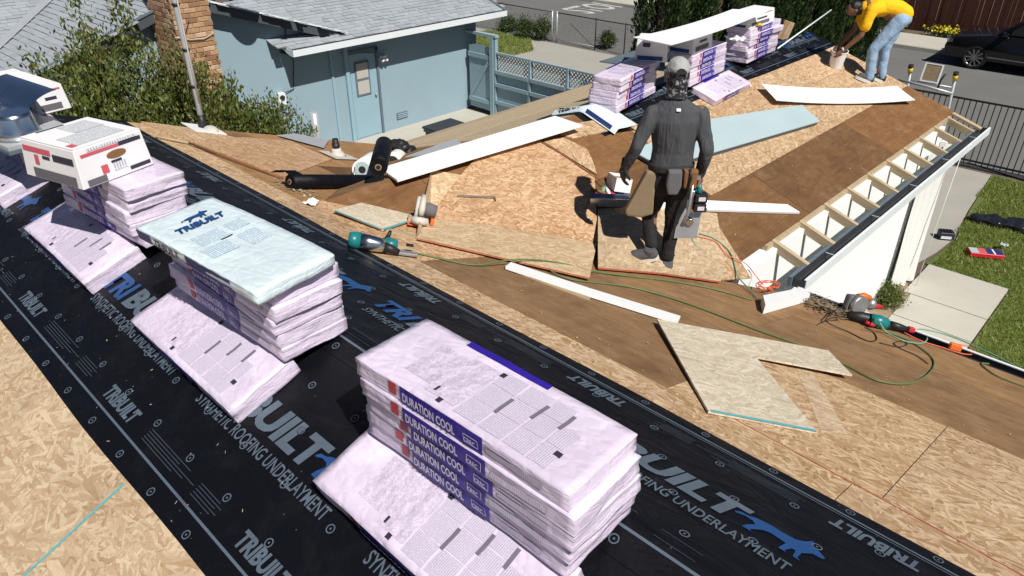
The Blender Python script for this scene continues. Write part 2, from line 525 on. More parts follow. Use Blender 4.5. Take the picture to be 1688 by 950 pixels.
M['gutter_dark'] = paint('bare_gutter_metal', (0.10, 0.105, 0.115), 0.45, metal=0.6, var=0.3, vs=8)
M['galv'] = paint('galvanised_steel', (0.46, 0.48, 0.50), 0.4, metal=0.3, var=0.12, vs=18)
M['mill'] = paint('mill_finish_aluminium', (0.62, 0.66, 0.70), 0.22, metal=1.0, var=0.06, vs=5)
M['bluegrey_board'] = paint('pale_blue_foam_board', (0.36, 0.455, 0.48), 0.6, var=0.08, vs=2)
M['rake_shaded'] = paint('rake_paint_with_shade', (0.06, 0.07, 0.08), 0.7)  # shade on the rake boards is put into this dark colour
M['belt'] = paint('black_webbing', (0.02, 0.02, 0.022), 0.8)
M['dark_edge'] = paint('slate_board_edge', (0.10, 0.13, 0.15), 0.7)
M['cyan_paint'] = paint('cyan_edge_paint', (0.10, 0.36, 0.40), 0.6, var=0.2, vs=20)
M['red_paint'] = paint('red_edge_paint', (0.42, 0.10, 0.05), 0.6, var=0.2, vs=20)
M['teal'] = paint('teal_tool_plastic', (0.012, 0.17, 0.18), 0.35, var=0.1)
M['tool_black'] = paint('black_tool_rubber', (0.016, 0.016, 0.018), 0.5, var=0.2)
M['tool_grey'] = paint('cast_grey_tool_metal', (0.42, 0.42, 0.42), 0.35, metal=0.7, var=0.15)
M['tool_dusty'] = paint('dusty_grey_plastic', (0.50, 0.47, 0.42), 0.65, var=0.15)
M['orange'] = paint('orange_plastic', (0.72, 0.15, 0.03), 0.4, var=0.1)
M['red_plastic'] = paint('red_plastic', (0.55, 0.02, 0.03), 0.4)
M['yellow'] = paint('yellow_plastic', (0.75, 0.52, 0.03), 0.45)
M['hose_green'] = paint('green_air_hose', (0.10, 0.17, 0.06), 0.5, var=0.2)
M['hose_teal'] = paint('pale_green_air_hose', (0.16, 0.34, 0.24), 0.5)
M['cord_orange'] = paint('orange_cord', (0.70, 0.14, 0.06), 0.5)
M['cord_black'] = paint('black_cord', (0.02, 0.02, 0.02), 0.5)
M['iron'] = paint('black_iron', (0.012, 0.012, 0.013), 0.5, var=0.2)
M['asphalt'] = paint('asphalt', (0.135, 0.135, 0.13), 0.9, var=0.16, vs=0.7, bump=0.5, bs=140)
M['concrete'] = paint('concrete', (0.33, 0.315, 0.28), 0.9, var=0.14, vs=1.5, bump=0.35, bs=90)
M['concrete_pale'] = paint('pale_concrete', (0.43, 0.41, 0.355), 0.9, var=0.12, vs=2.2, bump=0.35, bs=90)
M['soil'] = paint('soil', (0.115, 0.09, 0.06), 0.95, var=0.3, vs=3, bump=0.9, bs=35)
M['road_paint'] = paint('worn_road_paint', (0.45, 0.45, 0.44), 0.8, var=0.25, vs=7)
M['dead'] = paint('dry_debris', (0.25, 0.19, 0.12), 0.9, var=0.4, vs=30, bump=1.0, bs=40)
M['black_bag'] = paint('black_poly_bag', (0.014, 0.016, 0.022), 0.28, var=0.2, bump=0.8, bs=14)
M['leather'] = paint('tan_suede_leather', (0.22, 0.165, 0.10), 0.8, var=0.2, vs=14)
M['leather_brown'] = paint('brown_leather', (0.20, 0.095, 0.035), 0.7, var=0.25, vs=14)
M['nylon_grey'] = paint('grey_nylon', (0.12, 0.115, 0.125), 0.8, var=0.15)
M['shirt_grey'] = None
def cloth(name, col, var=0.18, scale=7.0, strength=0.7, stretch=(1, 1, 0.35), fade=None):
    m = NT(name)
    v = m.coord(rnd=False)
    f = m.noise(m.n('Mapping', {'Vector': v, 'Scale': stretch}).outputs[0], scale, 4, 0.55, 1.2)
    w = m.noise(v, 380.0, 2)
    big = m.noise(v, 3.0, 4)
    c = m.mix(m.ramp(big, [(0.3, 0.0), (0.7, 1.0)]), tuple(k * (1 - var) for k in col), tuple(min(1, k * (1 + var)) for k in col))
    if fade: c = m.mix(m.ramp(m.noise(v, 5.0, 3), [(0.5, 0.0), (0.68, 1.0)]), c, fade)
    return m.out(c, 0.85, m.bump(w, 0.25, 0.001, m.bump(f, strength, 0.03)), spec=0.2)
M['shirt_grey'] = cloth('grey_knit', (0.066, 0.069, 0.076), 0.12, 13.0, 0.5, (2.2, 2.2, 0.3))
M['pants_black'] = cloth('charcoal_twill', (0.022, 0.021, 0.022), 0.25, 9.0, 0.6, (1.2, 1.2, 0.8))
M['shirt_yellow'] = cloth('yellow_cotton', (0.86, 0.46, 0.012), 0.08, 7.0, 0.5, (1, 1, 1))
M['denim'] = cloth('light_denim', (0.26, 0.38, 0.52), 0.08, 9.0, 0.4, (1, 1, 0.7), (0.31, 0.43, 0.56))
M['glove'] = paint('dark_work_glove', (0.02, 0.02, 0.024), 0.8)
M['skin'] = paint('brown_skin', (0.20, 0.095, 0.055), 0.5, var=0.1, vs=20, bump=0.1)
M['hair'] = paint('black_hair', (0.008, 0.007, 0.006), 0.5, var=0.3, vs=40, bump=0.9, bs=90)
M['cap'] = paint('grey_camouflage_cap', (0.33, 0.34, 0.33), 0.85, var=0.2, vs=22)
M['sole'] = paint('white_rubber_sole', (0.62, 0.60, 0.56), 0.7)
M['shoe_grey'] = paint('grey_canvas_shoe', (0.075, 0.075, 0.08), 0.85)

def bandana():
    m = NT('patterned_bandana')
    v = m.coord(rnd=False)
    vo = m.noise(v, 22.0, 3, 0.6, 1.5)
    c = m.ramp(vo, [(0.5, (0.012, 0.012, 0.014)), (0.56, (0.05, 0.05, 0.055)), (0.64, (0.36, 0.36, 0.37))], 'LINEAR')
    return m.out(c, 0.8)
M['bandana'] = bandana()

def shingle_mat():
    m = NT('grey_asphalt_shingle')
    v = m.coord(rnd=False)
    gr = m.noise(v, 300.0, 2, 0.6)
    big = m.noise(v, 1.2, 4)
    g = m.n('NewGeometry')
    t = m.math('ADD', m.math('MULTIPLY', g.outputs['Random Per Island'], 0.4), m.math('MULTIPLY', big, 0.5))
    c = m.ramp(t, [(0.15, (0.27, 0.30, 0.33)), (0.5, (0.335, 0.365, 0.395)), (0.9, (0.40, 0.43, 0.455))])
    c = m.mix(m.math('MULTIPLY', gr, 0.4), c, (0.18, 0.20, 0.23))
    return m.out(c, 0.9, m.bump(gr, 0.5, 0.003), spec=0.2)
M['shingle'] = shingle_mat()

def brick_mat():
    m = NT('tan_brick')
    v = m.coord()
    oi = m.n('ObjectInfo')
    n1 = m.noise(v, 22.0, 4, 0.6)
    c = m.ramp(oi.outputs['Random'], [(0.0, (0.26, 0.13, 0.06)), (0.35, (0.40, 0.225, 0.115)), (0.7, (0.50, 0.31, 0.175)), (1.0, (0.58, 0.42, 0.27))])
    c = m.mix(m.ramp(n1, [(0.4, 0.0), (0.75, 0.55)]), c, (0.22, 0.12, 0.07))
    return m.out(c, 0.9, m.bump(n1, 0.6, 0.005))
M['brick'] = brick_mat()
M['mortar'] = paint('mortar', (0.30, 0.24, 0.18), 0.95, var=0.15, vs=20)

def leaf_mat(name, a, b, c, trans=0.25):
    m = NT(name)
    g = m.n('NewGeometry')
    col = m.ramp(g.outputs['Random Per Island'], [(0.0, a), (0.5, b), (1.0, c)])
    m.out(col, 0.45, spec=0.35)
    tr = m.n('BsdfTranslucent', {'Color': m.mix(0.5, col, c)})
    mx = m.n('MixShader', {0: trans, 1: m.bsdf.outputs[0], 2: tr.outputs[0]})
    m.t.links.new(mx.outputs[0], m.t.nodes['Material Output'].inputs['Surface'])
    return m.mat
M['leaf_shrub'] = leaf_mat('shrub_leaf', (0.05, 0.075, 0.014), (0.10, 0.135, 0.026), (0.19, 0.21, 0.06))
M['leaf_blossom'] = leaf_mat('white_blossom', (0.45, 0.46, 0.40), (0.55, 0.56, 0.5), (0.7, 0.7, 0.66))
M['leaf_red'] = leaf_mat('bronze_leaf', (0.08, 0.06, 0.018), (0.12, 0.095, 0.025), (0.15, 0.14, 0.04))
M['leaf_cypress'] = leaf_mat('cypress_spray', (0.012, 0.03, 0.008), (0.026, 0.052, 0.013), (0.055, 0.088, 0.024), 0.15)
M['leaf_low'] = leaf_mat('low_bush_leaf', (0.025, 0.045, 0.012), (0.05, 0.08, 0.02), (0.10, 0.13, 0.04))
M['grass'] = leaf_mat('grass_blade', (0.11, 0.165, 0.02), (0.19, 0.255, 0.04), (0.33, 0.34, 0.11), 0.35)
M['flower_yellow'] = leaf_mat('yellow_petal', (0.6, 0.5, 0.01), (0.7, 0.62, 0.02), (0.75, 0.7, 0.1), 0.3)
M['lawn_soil'] = paint('lawn_ground', (0.10, 0.13, 0.03), 0.95, var=0.35, vs=4, bump=0.9, bs=50)
M['bark'] = timber('bark', (0.05, 0.035, 0.025), (0.11, 0.08, 0.055))
M['red_fence'] = timber('red_brown_fence', (0.035, 0.012, 0.009), (0.075, 0.024, 0.017))
M['car_paint'] = paint('black_car_paint', (0.006, 0.006, 0.008), 0.12, var=0.1, bump=0.0, spec=0.6)
M['car_glass'] = paint('tinted_glass', (0.006, 0.007, 0.011), 0.06, var=0.1, bump=0.0, spec=0.7)
M['tyre'] = paint('tyre_rubber', (0.012, 0.012, 0.012), 0.8)
M['rim'] = paint('alloy_rim', (0.34, 0.34, 0.35), 0.3, metal=0.9)
M['glass'] = paint('window_glass', (0.03, 0.035, 0.04), 0.08, var=0.1, bump=0.0, spec=0.7)
M['curtain'] = paint('white_curtain', (0.42, 0.40, 0.36), 0.8)
M['bin'] = paint('dark_plastic_bin', (0.035, 0.045, 0.055), 0.45)
M['plastic_sheet'] = paint('white_plastic_sheet', (0.74, 0.74, 0.72), 0.4, var=0.05, vs=3, bump=0.4, bs=9)
# ------------------------------------------------------------------ ground, road, paths
def sheet(name, pts, z, mat, kind='structure'):
    me = bpy.data.meshes.new(name)
    me.from_pydata([(x, y, z) for x, y in pts], [], [list(range(len(pts)))])
    o = link(name, me, mat)
    return tag(o, kind=kind)

def rect(x0, y0, x1, y1): return [(x0, y0), (x1, y0), (x1, y1), (x0, y1)]
sheet('ground', rect(-150, -120, 150, 180), -0.012, M['soil'])
sheet('road', rect(-150, 17.75, 150, 28.8), -0.004, M['asphalt'])
def pavement(name, poly, h, mat):
    o = MB().prism(poly, -0.05, h).build(name, mat)
    return tag(o, kind='structure')
pavement('pavement', rect(-60, 28.8, 40, 30.9), 0.12, M['concrete_pale'])
pavement('kerb', rect(-60, 28.62, 40, 28.795), 0.125, M['concrete'])
sheet('planting_strip', rect(-60, 30.9, 40, 34), 0.05, M['soil'])
sheet('driveway', rect(-23, 13.3, -13.2, 20.75), 0.0, M['concrete'])
sheet('side_path', rect(-14.2, 6.5, -12.3, 13.05), 0.0, M['concrete_pale'])
sheet('front_path', [(-6, 12.2), (-2.42, 12.2), (-2.3, 12.9), (-2.25, 13.6), (-2.42, 15.2), (-2.6, 17.5), (-6, 17.5)], 0.006, M['concrete'])
for x0, y0, x1, y1 in ((-2.13, 10.36, -1.08, 11.13), (-2.24, 11.15, -1.08, 12.34), (-2.13, 9.1, -1.08, 10.34), (-2.13, 7.8, -1.08, 9.08)):
    pavement('paving_slab', [(x0, y0), (x1, y0), (x1, y1), (x0, y1)], 0.03, M['concrete_pale'])
sheet('lawn', [(-1.06, 5.5), (12, 5.5), (12, 17.45), (-2.58, 17.45), (-2.4, 15.2), (-2.2, 13.6), (-2.25, 12.9), (-2.3, 12.36), (-1.06, 12.36)], 0.012, M['lawn_soil'])

def blades(name, n, region, h=(0.03, 0.07), w=0.006, mat=None, z=0.012, label=None, cat=None, seed=1):
    rng = np.random.default_rng(seed)
    P = []
    while len(P) < n:
        x, y = rng.uniform(region[0], region[2]), rng.uniform(region[1], region[3])
        if region[4] is None or region[4](x, y): P.append((x, y))
    P = np.array(P)
    k = len(P)
    a = rng.uniform(0, 2 * pi, k)
    H = rng.uniform(h[0], h[1], k)
    lean = rng.normal(0, 0.5, (k, 2)) * H[:, None]
    W = w * rng.uniform(0.7, 1.4, k)
    d = np.stack([np.cos(a), np.sin(a)], 1) * W[:, None]
    V = np.zeros((k, 3, 3))
    V[:, 0, :2] = P - d; V[:, 1, :2] = P + d; V[:, 2, :2] = P + lean
    V[:, 0, 2] = z; V[:, 1, 2] = z; V[:, 2, 2] = z + H
    me = bpy.data.meshes.new(name)
    me.vertices.add(k * 3); me.vertices.foreach_set('co', V.reshape(-1))
    me.loops.add(k * 3); me.loops.foreach_set('vertex_index', np.arange(k * 3))
    me.polygons.add(k); me.polygons.foreach_set('loop_start', np.arange(k) * 3); me.polygons.foreach_set('loop_total', np.full(k, 3))
    me.update()
    o = link(name, me, mat or M['grass'])
    return tag(o, label, cat, kind='stuff')

def lawn_ok(x, y):
    if x < -1.04 and y < 12.38: return False
    if y > 12.3: return x > -2.2 - (0.12 if y > 14 else 0.0) - (0.2 if y > 16 else 0)
    return True
blades('grass', 95000, (-2.6, 8.5, 3.2, 17.4, lawn_ok), (0.025, 0.075), 0.007, label='short green lawn grass beside the white wall', cat='grass', seed=3)
blades('grass', 9000, (-21, 17.9, -17.4, 20.6, lambda x, y: x + y < 1.9), (0.04, 0.12), 0.012, label='patch of grass behind the chain link fence', cat='grass', seed=4)

# ------------------------------------------------------------------ the house that is being re-roofed
house = thing('house', 'house with stripped roof of plywood and OSB being re-roofed', 'house')
def near_pt(x, v): return NEAR.o + Vector((x, 0, 0)) + NEAR.v * v
def far_pt(x, v): return FAR.o + Vector((x, 0, 0)) + FAR.v * v

# walls
MB().rng((-2.62, 5.4, 0), (-2.45, 11.5, 2.52)).build('wall', M['stucco'], house)
MB().rng((-7.3, 11.32, 0), (-2.62, 11.48, 2.5)).build('wall', M['stucco'], house)
MB().rng((-7.3, -2.0, 0), (-7.12, 11.32, 2.4)).build('wall', M['stucco'], house)
MB().rng((-2.45, 5.2, 0), (7.0, 5.36, 2.35)).build('wall', M['stucco'], house)
gp = MB()
gp.prism([(-7.3, 2.5), (-2.45, 2.5), (GX, 3.2)], 11.33, 11.47, Matrix(((1, 0, 0, 0), (0, 0, 1, 0), (0, 1, 0, 0), (0, 0, 0, 1))))
gp.build('gable_wall', M['stucco'], house)

# roof decks (under the sheathing panels)
def deck(slope, pts, name='roof_slope', thick=0.02):
    return slab(name, slope, pts, -0.036, thick, M['ply_brown'], house)
VR = lambda x: x + 7.706        # right valley: y on the plan
VL = lambda x: -x - 1.994       # left valley
deck_near = deck(NEAR, [(RAKE, RY - 0.02), (7, RY - 0.02), (7, -3.4), (RAKE, -3.4)])
deck_far = deck(FAR, [(GX, RY + 0.02), (7, RY + 0.02), (7, EAVE_Y - 0.02), (EAVE_Y - 0.02 - 7.706, EAVE_Y - 0.02), (GX, VR(GX))])
deck_farl = deck(FAR, [(RAKE + 0.02, RY + 0.02), (GX, RY + 0.02), (GX, VL(GX)), (RAKE + 0.02, VL(RAKE))])
deck_wr = deck(WINGR, [(GX + 0.02, VR(GX)), (-2.52, VR(-2.52)), (-2.52, WEND - 0.02), (GX + 0.02, WEND - 0.02)])
deck_wl = deck(WINGL, [(GX - 0.02, VL(GX)), (RAKE, VL(RAKE)), (RAKE, WEND - 0.02), (GX - 0.02, WEND - 0.02)])

def panels(slope, parent, rows, col_w, u_is, mats, clips, u0, u1, seed=0, start=None, gap=0.0025):
    """rows: list of (v0, v1, material list); u_is 'x' or 'y' axis of the ridge; v measured in plan"""
    rng = random.Random(seed)
    for ri, (v0, v1, ms) in enumerate(rows):
        u = u0 - rng.uniform(0, col_w * 0.9) if start is None else start + 1.22 * (ri % 2)
        if start is not None:
            while u > u0: u -= col_w
        while u < u1:
            a, b = max(u, u0), min(u + col_w, u1)
            u += col_w
            if b - a < 0.05: continue
            p = [(a + gap, v0 + gap), (b - gap, v0 + gap), (b - gap, v1 - gap), (a + gap, v1 - gap)]
            if u_is == 'y': p = [(q[1], q[0]) for q in p]
            for c in clips: p = clip_poly(p, c) if len(p) > 2 else p
            if len(p) < 3 or abs(area(p)) < 0.02: continue
            m = rng.choice(ms)
            nm = 'plywood_panel' if m in (M['ply_brown'], M['ply_red']) else 'osb_panel'
            slab(nm, slope, p, -0.013 + rng.uniform(-0.001, 0.0012), 0.013, m, parent)

NEW, GOLD, WARM, GREY, PB, PR = M['osb_new'], M['osb_gold'], M['osb_warm'], M['osb_grey'], M['ply_brown'], M['ply_red']
# near slope: fresh OSB, long side along the ridge
panels(NEAR, deck_near, [(RY - 1.0, RY, [NEW]), (RY - 2.2, RY - 1.0, [NEW]), (RY - 3.4, RY - 2.2, [NEW]), (RY - 4.7, RY - 3.4, [NEW])], 2.44, 'x', None, [], RAKE, 7.0, 2, start=-6.1)
# far slope, right of the wing ridge
cR = (1, -1, 7.706)
panels(FAR, deck_far, [(RY, 2.66, [GOLD])], 2.44, 'x', None, [cR], GX, 7.0, 3)
panels(FAR, deck_far, [(2.66, 3.95, [PB, PB, WARM])], 2.44, 'x', None, [cR], GX, -1.44, 11)
panels(FAR, deck_far, [(2.66, 3.95, [GOLD])], 2.44, 'x', None, [cR], -1.44, 7.0, 5)
panels(FAR, deck_far, [(3.95, 5.0, [PB]), (5.0, EAVE_Y, [PB])], 2.44, 'x', None, [cR], GX, 7.0, 6)
# far slope, left of the wing ridge
cL = (-1, -1, -1.994)
panels(FAR, deck_farl, [(RY, 2.66, [GOLD]), (2.66, 3.6, [PB]), (3.6, 4.8, [PB, PR]), (4.8, 5.9, [PB])], 2.44, 'x', None, [cL], RAKE, GX, 7)
# wing, right slope: OSB at the ridge, brown plywood down to the eave
cWR = (-1, 1, -7.706)
panels(WINGR, deck_wr, [(GX, -3.95, [PR])], 1.22, 'y', None, [cWR], 2.8, 6.45, 8)
panels(WINGR, deck_wr, [(GX, -3.95, [GOLD])], 2.44, 'y', None, [cWR], 6.45, WEND, 9)
panels(WINGR, deck_wr, [(-3.95, -3.22, [PR])], 2.44, 'y', None, [cWR], 2.8, 6.3, 10)
panels(WINGR, deck_wr, [(-3.95, -3.22, [GOLD])], 2.44, 'y', None, [cWR], 6.3, WEND, 12)
panels(WINGR, deck_wr, [(-3.22, -2.5, [PR])], 2.44, 'y', None, [cWR], 2.8, WEND, 13)
# wing, left slope: OSB with the sunless side's grey put into its colour
cWL = (1, 1, 1.994)
panels(WINGL, deck_wl, [(-6.07, GX, [PB]), (-7.29, -6.07, [PB]), (RAKE, -7.29, [PB])], 2.44, 'y', None, [cWL], 2.8, 5.15, 14)
panels(WINGL, deck_wl, [(-6.07, GX, [GREY]), (-7.29, -6.07, [GREY]), (RAKE, -7.29, [GREY])], 2.44, 'y', None, [cWL], 5.15, WEND, 15)

# blue chalk line across the bare near slope
cl0, cl1 = NEAR.px(205, 798), NEAR.px(40, 950)
d = (cl1 - cl0); w_ = Vector((-d.y, d.x, 0)).normalized() * 0.006
slab('chalk_line', NEAR, [cl0 - w_, cl0 + w_, cl1 + d * 1.2 + w_, cl1 + d * 1.2 - w_], 0.002, 0.001, M['cyan_paint'], deck_near)
cl0, cl1 = FAR.px(1195, 683), FAR.px(1370, 778)
d = (cl1 - cl0); w_ = Vector((-d.y, d.x, 0)).normalized() * 0.003
slab('chalk_line', FAR, [cl0 - w_, cl0 + w_, cl1 + d * 1.5 + w_, cl1 + d * 1.5 - w_], 0.0022, 0.001, M['red_paint'], deck_far)

# rafter tails of the wing and the end rafter
yy = 6.35
k = 0
while yy < 12.0:
    mm = Matrix.Rotation(atan(1 / 3.0), 4, 'Y')
    p = WINGR.pt(-2.62, yy)
    MB().box((0, 0, 0), (1.06, 0.055, 0.09)).build('rafter', M['lumber'], house, Matrix.Translation(p - WINGR.n * 0.082) @ mm)
    yy += 0.61 + random.uniform(-0.02, 0.02)
    k += 1
MB().box((0, 0, 0), (0.52, 0.09, 0.03)).build('rake_board', M['lumber'], house, Matrix.Translation(WINGR.pt(-2.33, 11.93) - WINGR.n * 0.02) @ Matrix.Rotation(atan(1 / 3.0), 4, 'Y'))
MB().rng((-2.56, 6.2, 2.5), (-2.5, 11.9, 2.575)).build('blocking', M['lumber'], house)

def gutter(name, p0, p1, out, z, w=0.12, h=0.10, lip=None):
    """open channel from p0 to p1 (plan), out = outward plan direction; parts: channel, lip, straps"""
    p0, p1, out = Vector((*p0, z)), Vector((*p1, z)), Vector((*out, 0))
    ax = (p1 - p0).normalized(); L_ = (p1 - p0).length
    up = Vector((0, 0, 1))
    Mx = Matrix((ax, out, up)).transposed().to_4x4(); Mx.translation = p0
    g = MB()
    t = 0.006
    g.rng((0, 0, -h), (L_, t, 0)); g.rng((0, t, -h), (L_, w - t, -h + t))
    g.rng((0, w - t, -h + 0.0), (L_, w, -0.004))
    for e in (0, L_ - t): g.rng((e, t, -h + t), (e + t, w - t, -0.012))
    o = g.build(name, M['gutter_dark'], house); o.matrix_world = Mx
    f = MB().rng((0, w + 0.001, -h - 0.002), (L_, w + 0.007, 0.004)).rng((0, w - 0.018, -0.002), (L_, w + 0.001, 0.006)).build('lip', M['gutter_white'], o)
    s_ = 0.7
    while s_ < L_:
        MB().rng((s_, t, -0.02), (s_ + 0.02, w - t, -0.016)).build('strap', M['galv'], o)
        s_ += 1.2
    return o
gutter('gutter', (-2.13, 6.02), (-2.13, 12.1), (1, 0), 2.46)
gutter('gutter', (-2.05, 5.845), (7.0, 5.845), (0, 1), 2.40)
MB().rng((-2.0, 5.765, 2.2), (7.0, 5.84, 2.37)).build('fascia', M['lumber'], house)
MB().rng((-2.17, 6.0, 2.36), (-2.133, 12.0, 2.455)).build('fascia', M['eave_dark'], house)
# corner pipe and plastic drape at the far end of the white wall
pipe = MB().rng((-2.44, 11.44, 0.0), (-2.36, 11.52, 2.32)).build('downspout', M['white'], house)

# ------------------------------------------------------------------ underlayment with its print
DOG = [(0, .40), (.05, .50), (.14, .52), (.22, .60), (.36, .66), (.52, .64), (.66, .66), (.74, .78), (.80, .98), (.84, .80), (.90, .74), (1.0, .60), (.98, .52), (.88, .50), (.84, .40), (.80, .30), (.80, .06), (.84, .0), (.76, .0), (.74, .26), (.70, .26), (.66, .04), (.70, .0), (.60, .0), (.62, .32), (.44, .36), (.36, .30), (.26, .06), (.30, .0), (.18, .0), (.20, .14), (.26, .34), (.22, .42), (.12, .44), (.02, .36)]
def flat_mesh(polys, name='print'):
    b = bmesh.new()
    for p in polys:
        f = b.faces.new([b.verts.new((x, y, 0)) for x, y in p])
    bmesh.ops.triangulate(b, faces=list(b.faces))
    me = bpy.data.meshes.new(name); b.to_mesh(me); b.free()
    return me
def ring(cx, cy, r0, r1, n=14):
    return [[(cx + r0 * cos(a0), cy + r0 * sin(a0)), (cx + r1 * cos(a0), cy + r1 * sin(a0)), (cx + r1 * cos(a1), cy + r1 * sin(a1)), (cx + r0 * cos(a1), cy + r0 * sin(a1))]
            for a0, a1 in ((2 * pi * i / n, 2 * pi * (i + 1) / n) for i in range(n))]

def print_sheet(sheet_obj, base, x0, x1, phase, lines, flip_far=True, big=True):
    """base(x, t) -> matrix in the sheet's space for print at x along and t across; lines = t values"""
    P = 1.30
    k0, k1 = int(math.floor((x0 - phase) / P)), int(math.ceil((x1 - phase) / P))
    for k in range(k0, k1 + 1):
        X = phase + k * P
        if X < x0 + 0.05 or X + 1.2 > x1: continue
        if big:
            fit_lettering('SYNTHETIC ROOFING UNDERLAYMENT', 0.083, M['film_print'], sheet_obj, base(X, lines['syn']), 0.06, 1.10, bold=0.001)
            fit_lettering('TRI', 0.185, M['film_blue'], sheet_obj, base(X, lines['tri']), 0.0, 0.27, bold=0.009, shear=0.14)
            fit_lettering('BUILT', 0.185, M['film_print'], sheet_obj, base(X, lines['tri']), 0.29, 0.88, bold=0.009, shear=0.14)
            link('wolf_emblem', flat_mesh([[(x * 0.33, y * 0.175 - 0.08) for x, y in DOG]]), M['film_blue'], sheet_obj, base(X + 0.83, lines['tri'] + 0.02))
        for t, rot in ((lines['s1'], 0.0), (lines['s2'], pi)):
            if t is None: continue
            lettering('TRIBUILT', 0.098, M['film_print'], sheet_obj, base(X + lines['ph'], t) @ Matrix.Rotation(rot, 4, 'Z'), bold=0.0042, shear=0.1, sx=0.80)
            bars = []
            for j in range(5):
                y = -0.03 + j * 0.014
                bars.append([(0.30, y), (0.30 + 0.30 + 0.08 * (j % 3), y), (0.30 + 0.30 + 0.08 * (j % 3), y + 0.0028), (0.30, y + 0.0028)])
                bars.append([(0.78, y), (0.78 + 0.16 + 0.03 * (j % 2), y), (0.78 + 0.16 + 0.03 * (j % 2), y + 0.0028), (0.78, y + 0.0028)])
            tag(link('small_print', flat_mesh(bars), M['film_dim'], sheet_obj, base(X + lines['ph'], t) @ Matrix.Rotation(rot, 4, 'Z')), kind='stuff')

def line_print(sheet_obj, base, x0, x1, ts, w=0.011):
    for t in ts:
        polys = [[(x0, -w / 2), (x1, -w / 2), (x1, w / 2), (x0, w / 2)]]
        link('edge_stripe', flat_mesh(polys), M['film_print'], sheet_obj, base(0, t))

def mark_print(sheet_obj, base, x0, x1, rows, skip=lambda x, t: False):
    for t, ph in rows:
        polys = []
        x = x0 + ph
        while x < x1:
            if not skip(x, t):
                polys += ring(x, 0, 0.0145, 0.0195); polys += [[(x + 0.005 * cos(a), 0.005 * sin(a)) for a in (0, 1.26, 2.5, 3.77, 5.03)]]
            x += 0.325
        tag(link('nail_mark', flat_mesh(polys), M['film_print'], sheet_obj, base(0, t)), kind='stuff')

def film(name, prof_fn, x0, x1, n, M0):
    """prof_fn(x) -> list of (y, z) across; strip meshed along x"""
    b = bmesh.new()
    rows = []
    for i in range(n + 1):
        x = x0 + (x1 - x0) * i / n
        rows.append([b.verts.new((x, y, z)) for y, z in prof_fn(x)])
    for i in range(n):
        for j in range(len(rows[0]) - 1):
            f = b.faces.new((rows[i][j], rows[i + 1][j], rows[i + 1][j + 1], rows[i][j + 1])); f.smooth = True
    me = bpy.data.meshes.new(name); b.to_mesh(me); b.free()
    o = link(name, me, M['black_film'], house)
    o.matrix_world = M0
    return o
c18, s18 = cos(atan(1 / 3.0)), sin(atan(1 / 3.0))
W_ = random.Random(5)
wob = lambda x, k: 0.006 * sin(x * 1.7 + k) + 0.004 * sin(x * 4.1 + 2 * k)
# near sheet: in ridge coordinates, origin on the ridge
R0 = Matrix.Translation((0, RY, RZ))
def near_prof(x):
    return [(-v * c18, -v * s18 + 0.0035) for v in [0.02, 0.2, 0.4, 0.6, 0.8, 0.95, 1.105 + wob(x, 1)]]
sheet_near = film('underlayment_sheet', near_prof, RAKE - 0.01, 7.0, 60, R0)
Mn = Matrix(((1, 0, 0), (0, c18, -s18), (0, s18, c18))).to_4x4()
def base_near(x, t):           # t = distance from the near edge
    v = 1.105 - t
    return Matrix.Translation((x, -v * c18 - 0.0065 * s18 * 0, -v * s18 + 0.0065)) @ Mn
Mf = Matrix(((1, 0, 0), (0, c18, s18), (0, -s18, c18))).to_4x4()
def far_prof(x):
    pts = [(-v * c18, -v * s18 + 0.008) for v in (0.14 + wob(x, 3), 0.07)]
    pts += [(-0.02, 0.0055), (0.0, 0.011), (0.02, 0.0055)]
    pts += [(v * c18, -v * s18 + 0.007) for v in (0.1, 0.3, 0.5, 0.7, 0.85, 0.93 + wob(x, 4))]
    return pts
sheet_far = film('underlayment_sheet', far_prof, RAKE - 0.01, 7.0, 60, R0)
def base_far(x, t):            # t = distance from the near edge of the far sheet (0.14 down the near side)
    v = t - 0.14
    if v < 0.0:
        return Matrix.Translation((x, v * c18, v * s18 + 0.0115)) @ Mn
    return Matrix.Translation((x, v * c18, -v * s18 + 0.0105)) @ Mf
XA, XB = -7.5, 1.0
print_sheet(sheet_near, base_near, XA, XB, -2.94, dict(syn=0.44, tri=0.575, s1=0.175, s2=None, ph=-0.27))
line_print(sheet_near, base_near, XA, XB, (0.105,))
mark_print(sheet_near, base_near, XA, XB, ((0.04, 0.03), (0.235, 0.03), (0.42, 0.19), (0.62, 0.03), (0.80, 0.19)))
print_sheet(sheet_far, base_far, XA, XB, -2.83, dict(syn=0.405, tri=0.55, s1=0.16, s2=0.895, ph=-0.05))
line_print(sheet_far, base_far, XA, XB, (0.10, 0.985))
line_print(sheet_far, base_far, XA, XB, (0.965,), 0.005)
mark_print(sheet_far, base_far, XA, XB, ((0.045, 0.1), (0.24, 0.26), (0.44, 0.1), (0.64, 0.26), (0.84, 0.1), (1.03, 0.26)))

